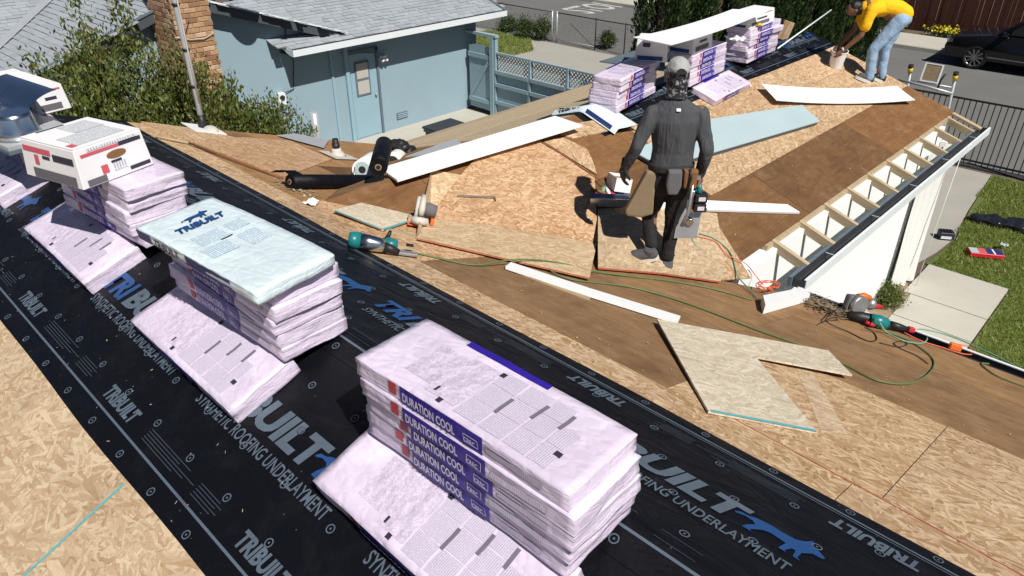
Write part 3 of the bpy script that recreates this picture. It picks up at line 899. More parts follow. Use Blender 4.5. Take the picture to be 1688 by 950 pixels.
# wing ridge sheet: runs along Y
Gz = Matrix.Translation((GX, 0, GZ)) @ Matrix.Rotation(pi / 2, 4, 'Z')     # local x -> +Y, local y -> -X
def wing_prof(x):
    pts = [(-v * c18, -v * s18 + 0.006) for v in (0.46 + wob(x, 3), 0.3, 0.1)]
    pts += [(-0.02, 0.0045), (0.0, 0.009), (0.02, 0.0045)]
    pts += [(v * c18, -v * s18 + 0.006) for v in (0.1, 0.3, 0.58 + wob(x, 4))]
    return pts
sheet_wing = film('underlayment_sheet', wing_prof, 6.05, WEND + 0.02, 20, Gz)
def base_wing(x, t):
    v = t - 0.46
    if v < 0: return Matrix.Translation((x, v * c18, v * s18 + 0.010)) @ Mn
    return Matrix.Translation((x, v * c18, -v * s18 + 0.0095)) @ Mf
print_sheet(sheet_wing, base_wing, 6.1, WEND, 6.9, dict(syn=0.30, tri=0.40, s1=0.15, s2=0.9, ph=-0.1))
line_print(sheet_wing, base_wing, 6.1, WEND, (0.09,))
mark_print(sheet_wing, base_wing, 6.1, WEND, ((0.04, 0.1), (0.24, 0.2)))
# ------------------------------------------------------------------ shingle bundles
from mathutils import noise as mnoise
class Pack:
    """a wrapped bundle L x W x T (x, y, z; origin at the bottom centre) with wrinkled film; patches of print follow its surface"""
    def __init__(s, L_, W_, T_, seed, amp=0.0032, r=0.0035):
        s.d = Vector((L_, W_, T_)); s.seed = Vector((seed * 7.3, seed * 3.1, seed * 1.9)); s.amp = amp; s.r = r
    def warp(s, p, off=0.0):
        h = s.d / 2
        q = Vector([max(-(h[i] - s.r), min(h[i] - s.r, p[i])) for i in range(3)])
        e = p - q
        n = e.normalized() if e.length > 1e-9 else Vector((0, 0, 1))
        p2 = q + n * s.r
        v = mnoise.noise_vector(p * 5.5 + s.seed) * s.amp * 1.3 + mnoise.noise_vector(p * 17 + s.seed) * s.amp * 0.6
        fall = max(0.0, (abs(p.x) - h.x * 0.86) / (h.x * 0.14))
        v.x += fall * 0.009 * mnoise.noise(Vector((p.y * 9, p.z * 16, p.x)) + s.seed)
        v.z *= 0.8
        side = max(0.0, max(abs(p.x) - h.x + 0.004, abs(p.y) - h.y + 0.004)) / 0.004
        lay = mnoise.noise(Vector((p.x * 1.5, p.y * 1.5, p.z * 48)) + s.seed)
        if side > 0: v += Vector((math.copysign(1, p.x) if abs(p.x) > h.x - 0.004 else 0, math.copysign(1, p.y) if abs(p.y) > h.y - 0.004 else 0, 0)) * lay * 0.0034 * min(1, side)
        sag = -0.004 * (abs(p.x) / h.x) ** 3
        return p2 + v + n * off + Vector((0, 0, h.z + sag))
    def _grid(s, b, f, nu, nv):
        g = [[b.verts.new(f(i / nu, j / nv)) for j in range(nv + 1)] for i in range(nu + 1)]
        for i in range(nu):
            for j in range(nv):
                fc = b.faces.new((g[i][j], g[i + 1][j], g[i + 1][j + 1], g[i][j + 1])); fc.smooth = True
    def body(s, nx=30, ny=12, nz=9):
        b = bmesh.new(); h = s.d / 2
        lerp = lambda a, t: -a + 2 * a * t
        for z in (-1, 1): s._grid(b, lambda u, v: s.warp(Vector((lerp(h.x, u), lerp(h.y, v), z * h.z))), nx, ny)
        for y in (-1, 1): s._grid(b, lambda u, v: s.warp(Vector((lerp(h.x, u), y * h.y, lerp(h.z, v)))), nx, nz)
        for x in (-1, 1): s._grid(b, lambda u, v: s.warp(Vector((x * h.x, lerp(h.y, u), lerp(h.z, v)))), ny, nz)
        bmesh.ops.remove_doubles(b, verts=list(b.verts), dist=0.0005)
        bmesh.ops.recalc_face_normals(b, faces=list(b.faces))
        me = bpy.data.meshes.new('wrapper'); b.to_mesh(me); b.free()
        return me
    def patch(s, rects, side='top', off=0.0022, step=0.03):
        b = bmesh.new(); h = s.d / 2
        for x0, x1, y0, y1 in rects:
            nu, nv = max(1, int((x1 - x0) / step)), max(1, int((y1 - y0) / step))
            if side == 'top': f = lambda u, v: s.warp(Vector((x0 + (x1 - x0) * u, y0 + (y1 - y0) * v, h.z)), off)
            elif side == 'near': f = lambda u, v: s.warp(Vector((x0 + (x1 - x0) * u, -h.y, y0 + (y1 - y0) * v)), off)
            elif side == 'far': f = lambda u, v: s.warp(Vector((x0 + (x1 - x0) * u, h.y, y0 + (y1 - y0) * v)), off)
            else: f = lambda u, v: s.warp(Vector((h.x, x0 + (x1 - x0) * u, y0 + (y1 - y0) * v)), off)
            s._grid(b, f, nu, nv)
        bmesh.ops.recalc_face_normals(b, faces=list(b.faces))
        me = bpy.data.meshes.new('print'); b.to_mesh(me); b.free()
        return me
    def put(s, body, size, mat, parent, x, y, side='top', rot=0.0, sx=1.0, bold=0.0, off=0.006, shear=0.0, name='lettering'):
        h = s.d / 2
        if side == 'top': m = Matrix.Translation((x, y, s.d.z + off)) @ Matrix.Rotation(rot, 4, 'Z')
        elif side == 'near': m = Matrix.Translation((x, -h.y - off, h.z + y)) @ Matrix.Rotation(pi / 2, 4, 'X')
        else: m = Matrix.Translation((h.x + off, x, h.z + y)) @ Matrix.Rotation(pi / 2, 4, 'Z') @ Matrix.Rotation(pi / 2, 4, 'X')
        return lettering(body, size, mat, parent, m, bold=bold, sx=sx, shear=shear, name=name)

_seed = [0]
def bundle(label, m, group, top=False, near=True, L_=1.0, W_=0.352, T_=0.075, shift=0.0, brand=True):
    _seed[0] += 1
    P = Pack(L_, W_, T_, _seed[0])
    t = thing('shingle_bundle', label, 'shingle bundle', m, group)
    w = link('wrapper', P.body(), M['pink'], t)
    hx, hy, hz = L_ / 2, W_ / 2, T_ / 2
    x0 = -0.5 * L_ + 0.27 * L_ + shift
    x1 = x0 + 0.40 * L_
    if near:
        band = link('label_band', P.patch([(x0, x1, -hz + 0.002, hz - 0.002)], 'near', 0.0035), M['navy'], t)
        if brand:
            P.put('DURATION COOL', 0.052, M['print_white'], band, x0 + 0.152, 0.004, 'near', sx=0.60, bold=0.0014, off=0.0125)
            fx = x1 - 0.05
            rr = [(fx - 0.032, fx + 0.032, -0.018, -0.0155), (fx - 0.032, fx + 0.032, 0.0155, 0.018), (fx - 0.034, fx - 0.0315, -0.016, 0.016), (fx + 0.0315, fx + 0.034, -0.016, 0.016)]
            link('rating_mark', P.patch(rr, 'near', 0.0068), M['print_white'], band)
            P.put('CRRC', 0.026, M['print_white'], band, fx, 0.0, 'near', sx=0.75, bold=0.0005, off=0.0125)
        link('red_mark', P.patch([(x0 - 0.062, x0 - 0.022, -0.02, 0.032)], 'near', 0.0035), M['print_red'], t)
        tag(link('fine_print', P.patch([(x1 + 0.02, hx - 0.1, -0.012, 0.012), (x1 + 0.02, x1 + 0.13, 0.018, 0.028)], 'near', 0.0034), M['fine_print'], t), kind='stuff')
    if top:
        f = lambda k: -hx + L_ * k
        link('diagram_print', P.patch([(f(0.19), f(0.33), -0.10, 0.09), (f(0.33), f(0.475), -0.13, 0.11)], 'top'), M['map_print'], t)
        cols = []
        for a, b_ in ((0.485, 0.59), (0.60, 0.70), (0.71, 0.80), (0.81, 0.88)):
            for c, d_ in ((-0.145, -0.055), (-0.05, 0.04), (0.045, 0.125)):
                if a > 0.8 and d_ > 0.1: continue
                cols.append((f(a), f(b_), c, d_))
        link('fine_print', P.patch(cols, 'top'), M['fine_print'], t)
        dark = [(f(0.357), f(0.368), -0.115, -0.088), (f(0.402), f(0.424), -0.15, -0.128), (f(0.478), f(0.50), 0.09, 0.115), (f(0.588), f(0.604), -0.06, 0.03), (f(0.698), f(0.714), 0.0, 0.085), (f(0.798), f(0.814), 0.02, 0.10), (f(0.862), f(0.89), -0.082, -0.06)]
        for dd in dark: link('dark_mark', P.patch([dd], 'top', 0.0035), M['print_dark'] if dd[3] - dd[2] < 0.04 else M['print_grey'], t)
        link('label_band', P.patch([(x0, x1, hy - 0.03, hy - 0.001)], 'top', 0.003), M['navy'], t)
        link('label_band', P.patch([(x0, x1, -hz + 0.002, hz - 0.002)], 'far', 0.003), M['navy'], t)
    return t

def stack(cx, cy, z0, n, rot, where, group, seed, face='near', names=None, top_print=True, T_=0.075, near=True):
    rng = random.Random(seed)
    pos = ['lowest', 'second from bottom', 'third from bottom', 'fourth from bottom', 'fifth from bottom', 'sixth from bottom']
    out = []
    for i in range(n):
        p = 'topmost' if i == n - 1 else pos[i]
        base = Matrix.Translation((cx + rng.uniform(-0.022, 0.022), cy + rng.uniform(-0.014, 0.014), z0 + i * T_)) @ Matrix.Rotation(rot + radians(rng.uniform(-1.9, 1.9)), 4, 'Z') @ Matrix.Rotation(radians(rng.uniform(-0.4, 0.4)), 4, 'X')
        out.append(bundle('pink bundle, %s, pile %s' % (p, where), base, group, top=(i == n - 1 and top_print), shift=rng.uniform(-0.03, 0.03)))
    return out

GRP = 'pink shingle bundles'
# pile on the ridge nearest the camera (A), the one under the pale blue pack (B), the one under the carton (C), the leftmost (D)
TT = 0.0735
stack(-1.385, 1.343, 3.862, 5, 0.0, 'nearest the camera', GRP, 1, T_=TT)
stack(-3.04, 1.335, 3.862, 5, radians(1.5), 'under the pale blue pack', GRP, 12, top_print=False, T_=TT)
stack(-4.63, 1.33, 3.862, 5, radians(4), 'under the white carton', GRP, 23, top_print=False, T_=TT)
stack(-6.32, 1.34, 3.862, 3, radians(-2), 'under the sheet metal', GRP, 34, top_print=False, T_=TT)
def leaning(px, py, where, x_len=1.05):
    c = NEAR.px(px, py, 0.104)
    u = Vector((1, 0, 0)); up = -NEAR.v
    ctr = c + u * (x_len / 2) + up * 0.176 - NEAR.n * 0.1
    Mx = Matrix((u, up, NEAR.n)).transposed().to_4x4()
    Mx.translation = ctr
    return bundle('pink shingle bundle tilted on the near slope %s' % where, Mx, GRP, top=True, L_=x_len, T_=0.1)
leaning(514, 792, 'below the nearest pile')
leaning(213, 527, 'below the pile with the pale blue pack')
leaning(38, 374, 'below the pile with the carton')
tD = leaning(-150, 240, 'at the left edge of the photo')
tD.location.x = -6.42; tD.location.y = 1.075; tD.location.z = NEAR.pt(-6.42, 1.075).z + 0.003

# piles on the wing ridge
WR_ = pi / 2
stack(-4.77, 6.86, 3.412, 5, WR_ + radians(11), 'at the near end of the wing ridge', GRP, 45, T_=TT)
stack(-4.76, 8.33, 3.412, 5, WR_ + radians(6), 'in the middle of the wing ridge', GRP, 56, top_print=False, T_=TT)
stack(-4.78, 9.88, 3.412, 6, WR_ + radians(3), 'at the far end of the wing ridge', GRP, 67, T_=TT)
def leaning_wing(x, y, where):
    Mx = Matrix((Vector((0, 1, 0)), -WINGR.v, WINGR.n)).transposed().to_4x4() @ Matrix.Rotation(radians(4), 4, 'Z')
    Mx.translation = WINGR.pt(x, y, 0.011)
    return bundle('pink shingle bundle tilted on the wing slope %s' % where, Mx, GRP, top=True, L_=1.0)
leaning_wing(-4.43, 8.47, 'below the middle pile')
stack_lo = WINGL.pt(-5.12, 6.5, 0.008)

# pale blue pack on pile B
def blue_pack(label, m, L_=0.99, W_=0.41, T_=0.062, mark=True):
    _seed[0] += 1
    P = Pack(L_, W_, T_, _seed[0], amp=0.003, r=0.01)
    t = thing('shingle_pack', label, 'shingle pack', m)
    link('wrapper', P.body(), M['ice'], t)
    hx, hy, hz = L_ / 2, W_ / 2, T_ / 2
    if mark:
        for xa, xb in ((-hx * 0.98, -hx * 0.72), (-hx * 0.1, hx * 0.62)): link('label_band', P.patch([(xa, xb, -hz + 0.004, hz - 0.008)], 'near', 0.003), M['navy2'], t)
        P.put('TRIBUILT', 0.055, M['print_dark'], t, -hx * 0.42, 0.0, 'near', sx=0.95, bold=0.0025, off=0.008, shear=0.15)
        P.put('TRIBUILT', 0.074, M['film_blue'], t, -hx * 0.50, -0.005, 'top', rot=pi / 2, sx=0.82, bold=0.003, off=0.0065, shear=0.2)
        link('wolf_emblem', flat_mesh([[(x * 0.15, y * 0.075) for x, y in DOG]]), M['film_blue'], t, Matrix.Translation((-hx * 0.50 - 0.05, -0.06, T_ + 0.0065)) @ Matrix.Rotation(pi / 2, 4, 'Z'))
        tag(link('fine_print', P.patch([(-hx * 0.30, -hx * 0.06, -0.12, 0.02), (-hx * 0.30, -hx * 0.1, 0.05, 0.14), (0.0, hx * 0.28, 0.03, 0.13), (-hx * 0.02, hx * 0.22, -0.15, -0.02)], 'top', 0.002), M['fine_print_blue'], t), kind='stuff')
        link('dark_mark', P.patch([(-hx * 0.06, -hx * 0.04, -0.035, 0.025)], 'top', 0.003), M['print_dark'], t)
    return t
blue_pack('pale blue wrapped roofing pack lying on a pink pile, wolf emblem on top', Matrix.Translation((-2.985, 1.255, 4.238)) @ Matrix.Rotation(radians(4.5), 4, 'Z') @ Matrix.Rotation(radians(3), 4, 'X'))
# opened pale blue pack folded over the wing ridge
q = [WINGR.px(*p, 0.03) for p in ((968, 172), (1046, 212), (1018, 226), (952, 186))]
qL = [WINGL.px(*p, 0.05) for p in ((905, 190),)]
op = thing('shingle_pack', 'opened pale blue roofing pack draped over the wing ridge beside the worker', 'shingle pack', WINGR.pt(-4.62, 6.25, 0.008))
def bent_pack():
    b = bmesh.new()
    n = 16
    rows = []
    for i in range(n + 1):
        s_ = -0.42 + 0.9 * i / n
        ax = s_ * c18
        az = -abs(s_) * s18
        row = []
        for j in range(9):
            w_ = -0.18 + 0.36 * j / 8
            hgt = 0.05 + 0.008 * mnoise.noise(Vector((s_ * 6, w_ * 8, 2)))
            edge = 0.0 if j in (0, 8) else 1.0
            row.append(b.verts.new((ax, w_ + 0.25 * s_, az + hgt * edge + 0.004)))
        rows.append(row)
    for i in range(n):
        for j in range(8):
            f = b.faces.new((rows[i][j], rows[i + 1][j], rows[i + 1][j + 1], rows[i][j + 1])); f.smooth = True
    me = bpy.data.meshes.new('wrapper'); b.to_mesh(me); b.free()
    return me
op.matrix_world = Matrix.Translation((GX + 0.06, 6.32, GZ + 0.015)) @ Matrix.Rotation(radians(-14), 4, 'Z')
link('wrapper', bent_pack(), M['ice'], op)
bm_ = MB()
bm_.quad([(0.06, -0.172 + 0.015, -0.02 + 0.036), (0.40, -0.172 + 0.1, -0.133 + 0.034), (0.40, -0.15 + 0.1, -0.133 + 0.062), (0.06, -0.15 + 0.015, -0.02 + 0.064)])
bm_.build('label_band', M['navy2'], op)
lettering('TRIBUILT', 0.075, M['print_dark'], op, Matrix.Translation((-0.18, -0.205, -0.03)) @ Matrix.Rotation(radians(12), 4, 'Z') @ Matrix.Rotation(radians(70), 4, 'X') @ Matrix.Rotation(radians(14), 4, 'Z'), bold=0.003, shear=0.15)

# ------------------------------------------------------------------ cartons
def carton(label, m, d, red=True, hole=True):
    L_, W_, H_ = d
    t = thing('carton', label, 'carton', m)
    b = MB()
    fl = 0.018                                        # the sides flare out towards the bottom
    top = [(-L_/2, -W_/2), (L_/2, -W_/2), (L_/2, W_/2), (-L_/2, W_/2)]
    bot = [(x * (1 + 2 * fl / L_), y * (1 + 2 * fl / W_)) for x, y in top]
    vs_b = [b.b.verts.new((x, y, 0)) for x, y in bot]; vs_t = [b.b.verts.new((x, y, H_)) for x, y in top]
    b.b.faces.new(vs_b[::-1]); b.b.faces.new(vs_t)
    for i in range(4): b.b.faces.new((vs_b[i], vs_b[(i + 1) % 4], vs_t[(i + 1) % 4], vs_t[i]))
    bmesh.ops.bevel(b.b, geom=list(b.b.edges), offset=0.004, segments=1, affect='EDGES')
    body = b.build('box', M['carton'], t)
    MB().box((0, 0, H_ + 0.004), (L_ * 0.985, W_ * 0.99, 0.005)).build('lid', M['carton'], t)
    ang = atan(fl / H_)
    e = 0.003
    def face(side):
        # matrix: local x along the face, local y up, z outward
        if side == 'right': return Matrix.Translation((L_/2 + fl/2 + e, 0, H_/2)) @ Matrix.Rotation(pi/2, 4, 'Z') @ Matrix.Rotation(pi/2 - ang, 4, 'X')
        if side == 'front': return Matrix.Translation((0, -W_/2 - fl/2 - e, H_/2)) @ Matrix.Rotation(pi/2 - ang, 4, 'X')
        return Matrix.Translation((0, 0, H_ + 0.0085))
    def decal(name, side, x0, x1, y0, y1, mat, up=0.0):
        link(name, flat_mesh([[(x0, y0), (x1, y0), (x1, y1), (x0, y1)]]), mat, t, face(side) @ Matrix.Translation((0, 0, up)))
    if red:
        decal('red_stripe', 'right', -W_*0.44, W_*0.12, H_*0.28, H_*0.36, M['print_pinkred'])
        decal('dark_stripe', 'right', W_*0.12, W_*0.46, H_*0.28, H_*0.38, M['print_dark'])
        decal('title_print', 'right', -W_*0.34, W_*0.4, H_*0.385, H_*0.455, M['fine_print_carton'])
        decal('red_mark', 'right', -W_*0.22, -W_*0.12, -H_*0.28, -H_*0.06, M['print_pinkred'])
        decal('dark_mark', 'right', -W_*0.06, W_*0.10, -H_*0.08, -H_*0.02, M['print_dark'])
        tag(link('fine_print', flat_mesh([[(-W_*0.06, -H_*0.3), (W_*0.16, -H_*0.3), (W_*0.16, -H_*0.1), (-W_*0.06, -H_*0.1)]]), M['fine_print_carton'], t, face('right')), kind='stuff')
        decal('dark_stripe', 'right', W_*0.18, W_*0.5, -H_*0.42, -H_*0.32, M['print_dark'])
        decal('photo_print', 'right', -W_*0.46, -W_*0.18, -H_*0.46, -H_*0.3, M['nylon_grey'])
        decal('red_stripe', 'front', -L_*0.47, L_*0.05, H_*0.22, H_*0.36, M['print_pinkred'])
        decal('dark_stripe', 'front', L_*0.08, L_*0.46, H_*0.1, H_*0.28, M['print_dark'])
        decal('red_mark', 'front', -L_*0.28, -L_*0.2, -H_*0.1, H_*0.16, M['print_pinkred'])
        decal('dark_mark', 'front', -L_*0.12, L_*0.02, 0.02, H_*0.18, M['print_dark'])
        decal('photo_print', 'front', -L_*0.35, L_*0.45, -H_*0.46, -H_*0.2, M['nylon_grey'])
        tag(link('fine_print', flat_mesh([[(-L_*0.4, -W_*0.05), (-L_*0.02, -W_*0.05), (-L_*0.02, W_*0.38), (-L_*0.4, W_*0.38)], [(0.0, -W_*0.35), (L_*0.4, -W_*0.35), (L_*0.4, W_*0.35), (0.0, W_*0.35)]]), M['fine_print_carton'], t, face('top')), kind='stuff')
        decal('dark_stripe', 'top', -L_*0.47, -L_*0.43, -W_*0.3, W_*0.1, M['print_dark'])
        decal('red_mark', 'top', L_*0.3, L_*0.42, -W_*0.45, -W_*0.36, M['print_pinkred'])
    else:
        decal('dark_mark', 'front', -L_*0.3, -L_*0.05, H_*0.15, H_*0.35, M['print_dark'])
        decal('blue_mark', 'front', -L_*0.45, L_*0.4, -H_*0.45, -H_*0.25, M['film_blue'])
        decal('red_stripe', 'right', -W_*0.4, W_*0.4, H_*0.36, H_*0.42, M['print_pinkred'])
        decal('photo_print', 'right', -W_*0.4, W_*0.3, -H_*0.4, -H_*0.15, M['nylon_grey'])
        decal('dark_mark', 'right', -W_*0.2, W_*0.2, H_*0.0, H_*0.12, M['print_dark'])
    if hole:
        n = 16
        pts = [(0.05 * cos(2*pi*i/n) * (1.25 if abs(cos(2*pi*i/n)) > 0.3 else 1.1), 0.022 * sin(2*pi*i/n)) for i in range(n)]
        link('hand_hole', flat_mesh([pts]), M['leather_brown'], t, face('right') @ Matrix.Translation((0.02, H_ * 0.12, 0.001)))
    return t
carton('white carton with red stripes and a hand hole on the third pink pile', Matrix.Translation((-4.54, 1.185, 4.235)) @ Matrix.Rotation(radians(16), 4, 'Z'), (0.47, 0.42, 0.215))
carton('white carton with blue print under the near end of the long white panel', Matrix.Translation((-4.80, 7.40, 3.785)) @ Matrix.Rotation(radians(118), 4, 'Z') @ Matrix.Rotation(-pi/2, 4, 'Z'), (0.34, 0.30, 0.24), red=False, hole=False)
carton('open white carton under the middle of the long white panel', Matrix.Translation((-4.74, 8.12, 3.785)) @ Matrix.Rotation(radians(5), 4, 'Z'), (0.32, 0.5, 0.22), red=False, hole=False)
carton('white carton under the far end of the long white panel', Matrix.Translation((-4.80, 9.75, 3.858)) @ Matrix.Rotation(radians(2), 4, 'Z'), (0.30, 0.75, 0.17), red=False, hole=False)

def loft(mb, rings, seg=20):
    """rings: (cx, cy, cz, rx, ry) stacked upward (any direction of centres)"""
    R_ = [[mb.b.verts.new((cx + rx * cos(2 * pi * k / seg), cy + ry * sin(2 * pi * k / seg), cz)) for k in range(seg)] for cx, cy, cz, rx, ry in rings]
    for i in range(len(R_) - 1):
        for k in range(seg):
            mb.b.faces.new((R_[i][k], R_[i][(k + 1) % seg], R_[i + 1][(k + 1) % seg], R_[i + 1][k]))
    mb.b.faces.new(R_[0][::-1]); mb.b.faces.new(R_[-1])
def limb(mb, pts, rs, seg=14):
    """tapered limb with rounded joints"""
    P_ = [Vector(p) for p in pts]
    for i in range(len(P_) - 1):
        mb.tube([P_[i], P_[i].lerp(P_[i + 1], 0.5), P_[i + 1]], [rs[i], (rs[i] + rs[i + 1]) / 2, rs[i + 1]], seg)
    for p, r in zip(P_, rs): mb.ball(p, r)
def fuse(name, mb, mat, parent, voxel=0.011, smooth=4, wr=0.0, wf=(9, 9, 3), seed=0, thin=None):
    me = mb.mesh(name)
    ob = bpy.data.objects.new(name, me); COL.objects.link(ob)
    r = ob.modifiers.new('r', 'REMESH'); r.mode = 'VOXEL'; r.voxel_size = voxel
    s_ = ob.modifiers.new('s', 'SMOOTH'); s_.factor = 0.5; s_.iterations = smooth
    dg = bpy.context.evaluated_depsgraph_get()
    me2 = bpy.data.meshes.new_from_object(ob.evaluated_get(dg))
    bpy.data.objects.remove(ob)
    if wr:
        nrm = [v.normal.copy() for v in me2.vertices]
        for v, n in zip(me2.vertices, nrm):
            q = Vector((v.co.x * wf[0], v.co.y * wf[1], v.co.z * wf[2])) + Vector((seed, seed, 0))
            v.co += n * wr * (mnoise.noise(q) + 0.5 * (1 - abs(mnoise.noise(q * 2.1))) - 0.3)
    me2.materials.clear()
    return link(name, me2, mat, parent, smooth=True)
# ------------------------------------------------------------------ loose boards on the roof
def board(name, label, cat, pts, thick, mat, along=0, group=None, parent=None, sub=0, bow=0.0):
    """flat or slightly bent board: pts = top outline in world space (four or more); local x along edge `along`"""
    P = [Vector(p) for p in pts]
    c = sum(P, Vector()) / len(P)
    n = Vector()
    for i in range(len(P)):
        n += (P[i] - c).cross(P[(i + 1) % len(P)] - c)
    n.normalize()
    if n.z < 0: n = -n; P = P[::-1]; 
    u = (P[(along + 1) % len(P)] - P[along]); u = (u - n * u.dot(n)).normalized()
    Mx = Matrix((u, n.cross(u), n)).transposed().to_4x4(); Mx.translation = c
    Mi = Mx.inverted()
    Q = [Mi @ p for p in P]
    b = bmesh.new()
    if sub and len(P) == 4:
        # bowed board: strips along the first edge
        rows = []
        for i in range(sub + 1):
            t = i / sub
            a, d_ = Q[0].lerp(Q[1], t), Q[3].lerp(Q[2], t)
            dz = bow * (4 * (t - 0.5) ** 2)
            rows.append([b.verts.new(a + Vector((0, 0, dz))), b.verts.new(d_ + Vector((0, 0, dz))), b.verts.new(d_ + Vector((0, 0, dz - thick))), b.verts.new(a + Vector((0, 0, dz - thick)))])
        for i in range(sub):
            for j in range(4):
                b.faces.new((rows[i][j], rows[i + 1][j], rows[i + 1][(j + 1) % 4], rows[i][(j + 1) % 4]))
        b.faces.new(rows[0]); b.faces.new(rows[-1][::-1])
    else:
        top = [b.verts.new(q) for q in Q]; bot = [b.verts.new(q - Vector((0, 0, thick))) for q in Q]
        k = len(Q)
        b.faces.new(top); b.faces.new(bot[::-1])
        for i in range(k): b.faces.new((top[i], bot[i], bot[(i + 1) % k], top[(i + 1) % k]))
    bmesh.ops.recalc_face_normals(b, faces=list(b.faces))
    me = bpy.data.meshes.new(name); b.to_mesh(me); b.free()
    o = link(name, me, mat, parent)
    o.matrix_world = Mx
    if label: tag(o, label, cat, group)
    return o, Q, Mx

Fp = lambda x, y, l=0.0: FAR.px(x, y, l)
Wp = lambda x, y, l=0.0: WINGR.px(x, y, l)
Zp = lambda x, y, z: gnd(x, y, z)

# overlay sheathing nailed across the valley: parts of the house
def overlay(pts, mat, thick=0.011, along=0):
    o, Q, Mx = board('osb_panel', None, None, pts, thick, mat, along, parent=house)
    return o
overlay([Fp(688, 392, .03), Fp(800, 418, .03), Fp(972, 458, .035), Wp(984, 400, .024), Wp(944, 392, .024), Wp(824, 372, .024), Wp(706, 358, .02)], M['osb_new'])
overlay([Fp(686, 393, .012), Wp(709, 357, .012), Wp(768, 290, .012), Wp(712, 280, .012)], M['osb_new'], along=2)
overlay([Wp(705, 359, .036), Wp(824, 373, .036), Wp(944, 393, .036), Wp(986, 404, .036), Wp(980, 288, .03), Wp(892, 233, .03), Wp(812, 232, .03), Wp(762, 285, .03)], M['osb_warm'])
overlay([Wp(896, 233, .022), Wp(930, 227, .022), Wp(968, 246, .022), Wp(976, 262, .022), Wp(984, 287, .022)], M['osb_gold'])
overlay([Wp(924, 222, .013), Wp(946, 228, .013), Wp(1012, 214, .013), Wp(992, 196, .013), Wp(940, 205, .013)], M['osb_gold'])
overlay([Fp(986, 441, .03), Fp(1090, 450, .03), Fp(1188, 464, .03), Wp(1196, 440, .02), Wp(1182, 352, .02), Wp(1075, 340, .02), Wp(986, 345, .02)], M['osb_new'])
overlay([Wp(1190, 462, .012), Wp(1238, 458, .012), Wp(1172, 352, .012), Wp(1150, 352, .012)], M['osb_gold'], along=1)
overlay([Fp(312, 232, .011), Fp(470, 291, .011), Fp(548, 262, .011), Fp(478, 232, .011), Fp(400, 226, .011)], M['osb_warm'])
overlay([Fp(232, 200, .011), Fp(300, 232, .011), Fp(395, 228, .011), Fp(330, 213, .011)], M['osb_gold'])

def red_edge(P):
    b_ = MB()
    for a, c in zip(P[:-1], P[1:]):
        o_ = Vector((a.x, a.y, 0)).normalized() * -0.002 - Vector((0, 0, 0.001))
        b_.quad([a + o_, c + o_, c + o_ - Vector((0, 0, .014)), a + o_ - Vector((0, 0, .014))])
    b_.build('painted_edge', M['red_paint'], house)
red_edge([Fp(986, 441, .03), Fp(1090, 450, .03), Fp(1188, 464, .03)])
red_edge([Fp(688, 392, .03), Fp(800, 418, .03), Fp(972, 458, .035)])
slab('sawdust_print', FAR, [Fp(1312, 606), Fp(1338, 612), Fp(1397, 716), Fp(1354, 714)], 0.001, 0.001, M['osb_dusty'], house)
board('trim_board', 'long white trim board lying along the wing ridge above the circular saw', 'board', [Zp(627, 277, 3.445), Zp(655, 297, 3.445), Zp(960, 206, 3.425), Zp(915, 191, 3.425)], 0.02, M['primer'], along=1)
board('trim_board', 'wide curved white board on the OSB in front of the man in yellow', 'board', [Wp(1277, 171, .04), Wp(1505, 170, .04), Wp(1475, 147, .045), Wp(1252, 144, .05)], 0.008, M['primer'], sub=14, bow=0.05)
o_, Q_, M_ = board('insulation_board', 'long pale blue insulation board lying behind the man in grey', 'board', [Wp(1092, 276, .07), Wp(1352, 200, .07), Wp(1322, 173, .07), Wp(1165, 197, .07), Wp(1042, 248, .07)], 0.012, M['bluegrey_board'])
MB().prism([(q.x * 0.985, q.y * 0.96) for q in Q_], -0.058, -0.0125).build('core', M['dark_edge'], o_)
board('trim_board', 'narrow white trim board on the brown plywood beside the rafter tails', 'board', [Wp(1076, 343, .035), Wp(1319, 350, .035), Wp(1298, 337, .035), Wp(1076, 326, .035)], 0.025, M['primer'])
board('trim_board', 'long thin white trim strip lying on the far slope', 'board', [Fp(834, 439, .03), Fp(970, 484, .03), Fp(1118, 530, .03), Fp(1122, 521, .03), Fp(972, 475, .03), Fp(842, 432, .03)], 0.022, M['primer'])
board('lath', 'short bare wood strip beside the thin white trim strip', 'wood strip', [Fp(832, 441, .012), Fp(972, 493, .012), Fp(974, 489, .012), Fp(834, 436, .012)], 0.012, M['lumber'])
board('lath', 'thin pale wood strip lying below the small OSB offcut', 'wood strip', [Fp(636, 380, .014), Fp(800, 418, .014), Fp(802, 414, .014), Fp(640, 376, .014)], 0.012, M['lumber'])
o_, Q_, M_ = board('osb_offcut', 'large L-shaped pale OSB offcut with one blue edge on the far slope', 'OSB offcut', [Fp(1083, 526, .045), Fp(1366, 578, .045), Fp(1405, 618, .045), Fp(1246, 588, .03), Fp(1348, 712, .014), Fp(1168, 678, .018)], 0.012, M['osb_back'])
Mi = M_.inverted()
def edge_strip(o, Mi, a, b, h, mat, zoff=0.001):
    a, b = Mi @ a, Mi @ b
    d_ = (b - a).normalized(); n_ = Vector((-d_.y, d_.x, 0)) * 0.012
    bb = MB()
    bb.quad([a - n_ + Vector((0, 0, 0.0015)), b - n_ + Vector((0, 0, 0.0015)), b + n_ + Vector((0, 0, 0.0015)), a + n_ + Vector((0, 0, 0.0015))])
    return bb.build('painted_edge', mat, o)
edge_strip(o_, Mi, Fp(1345, 710.5, .0142), Fp(1172, 677.5, .018), 0.012, M['cyan_paint'])
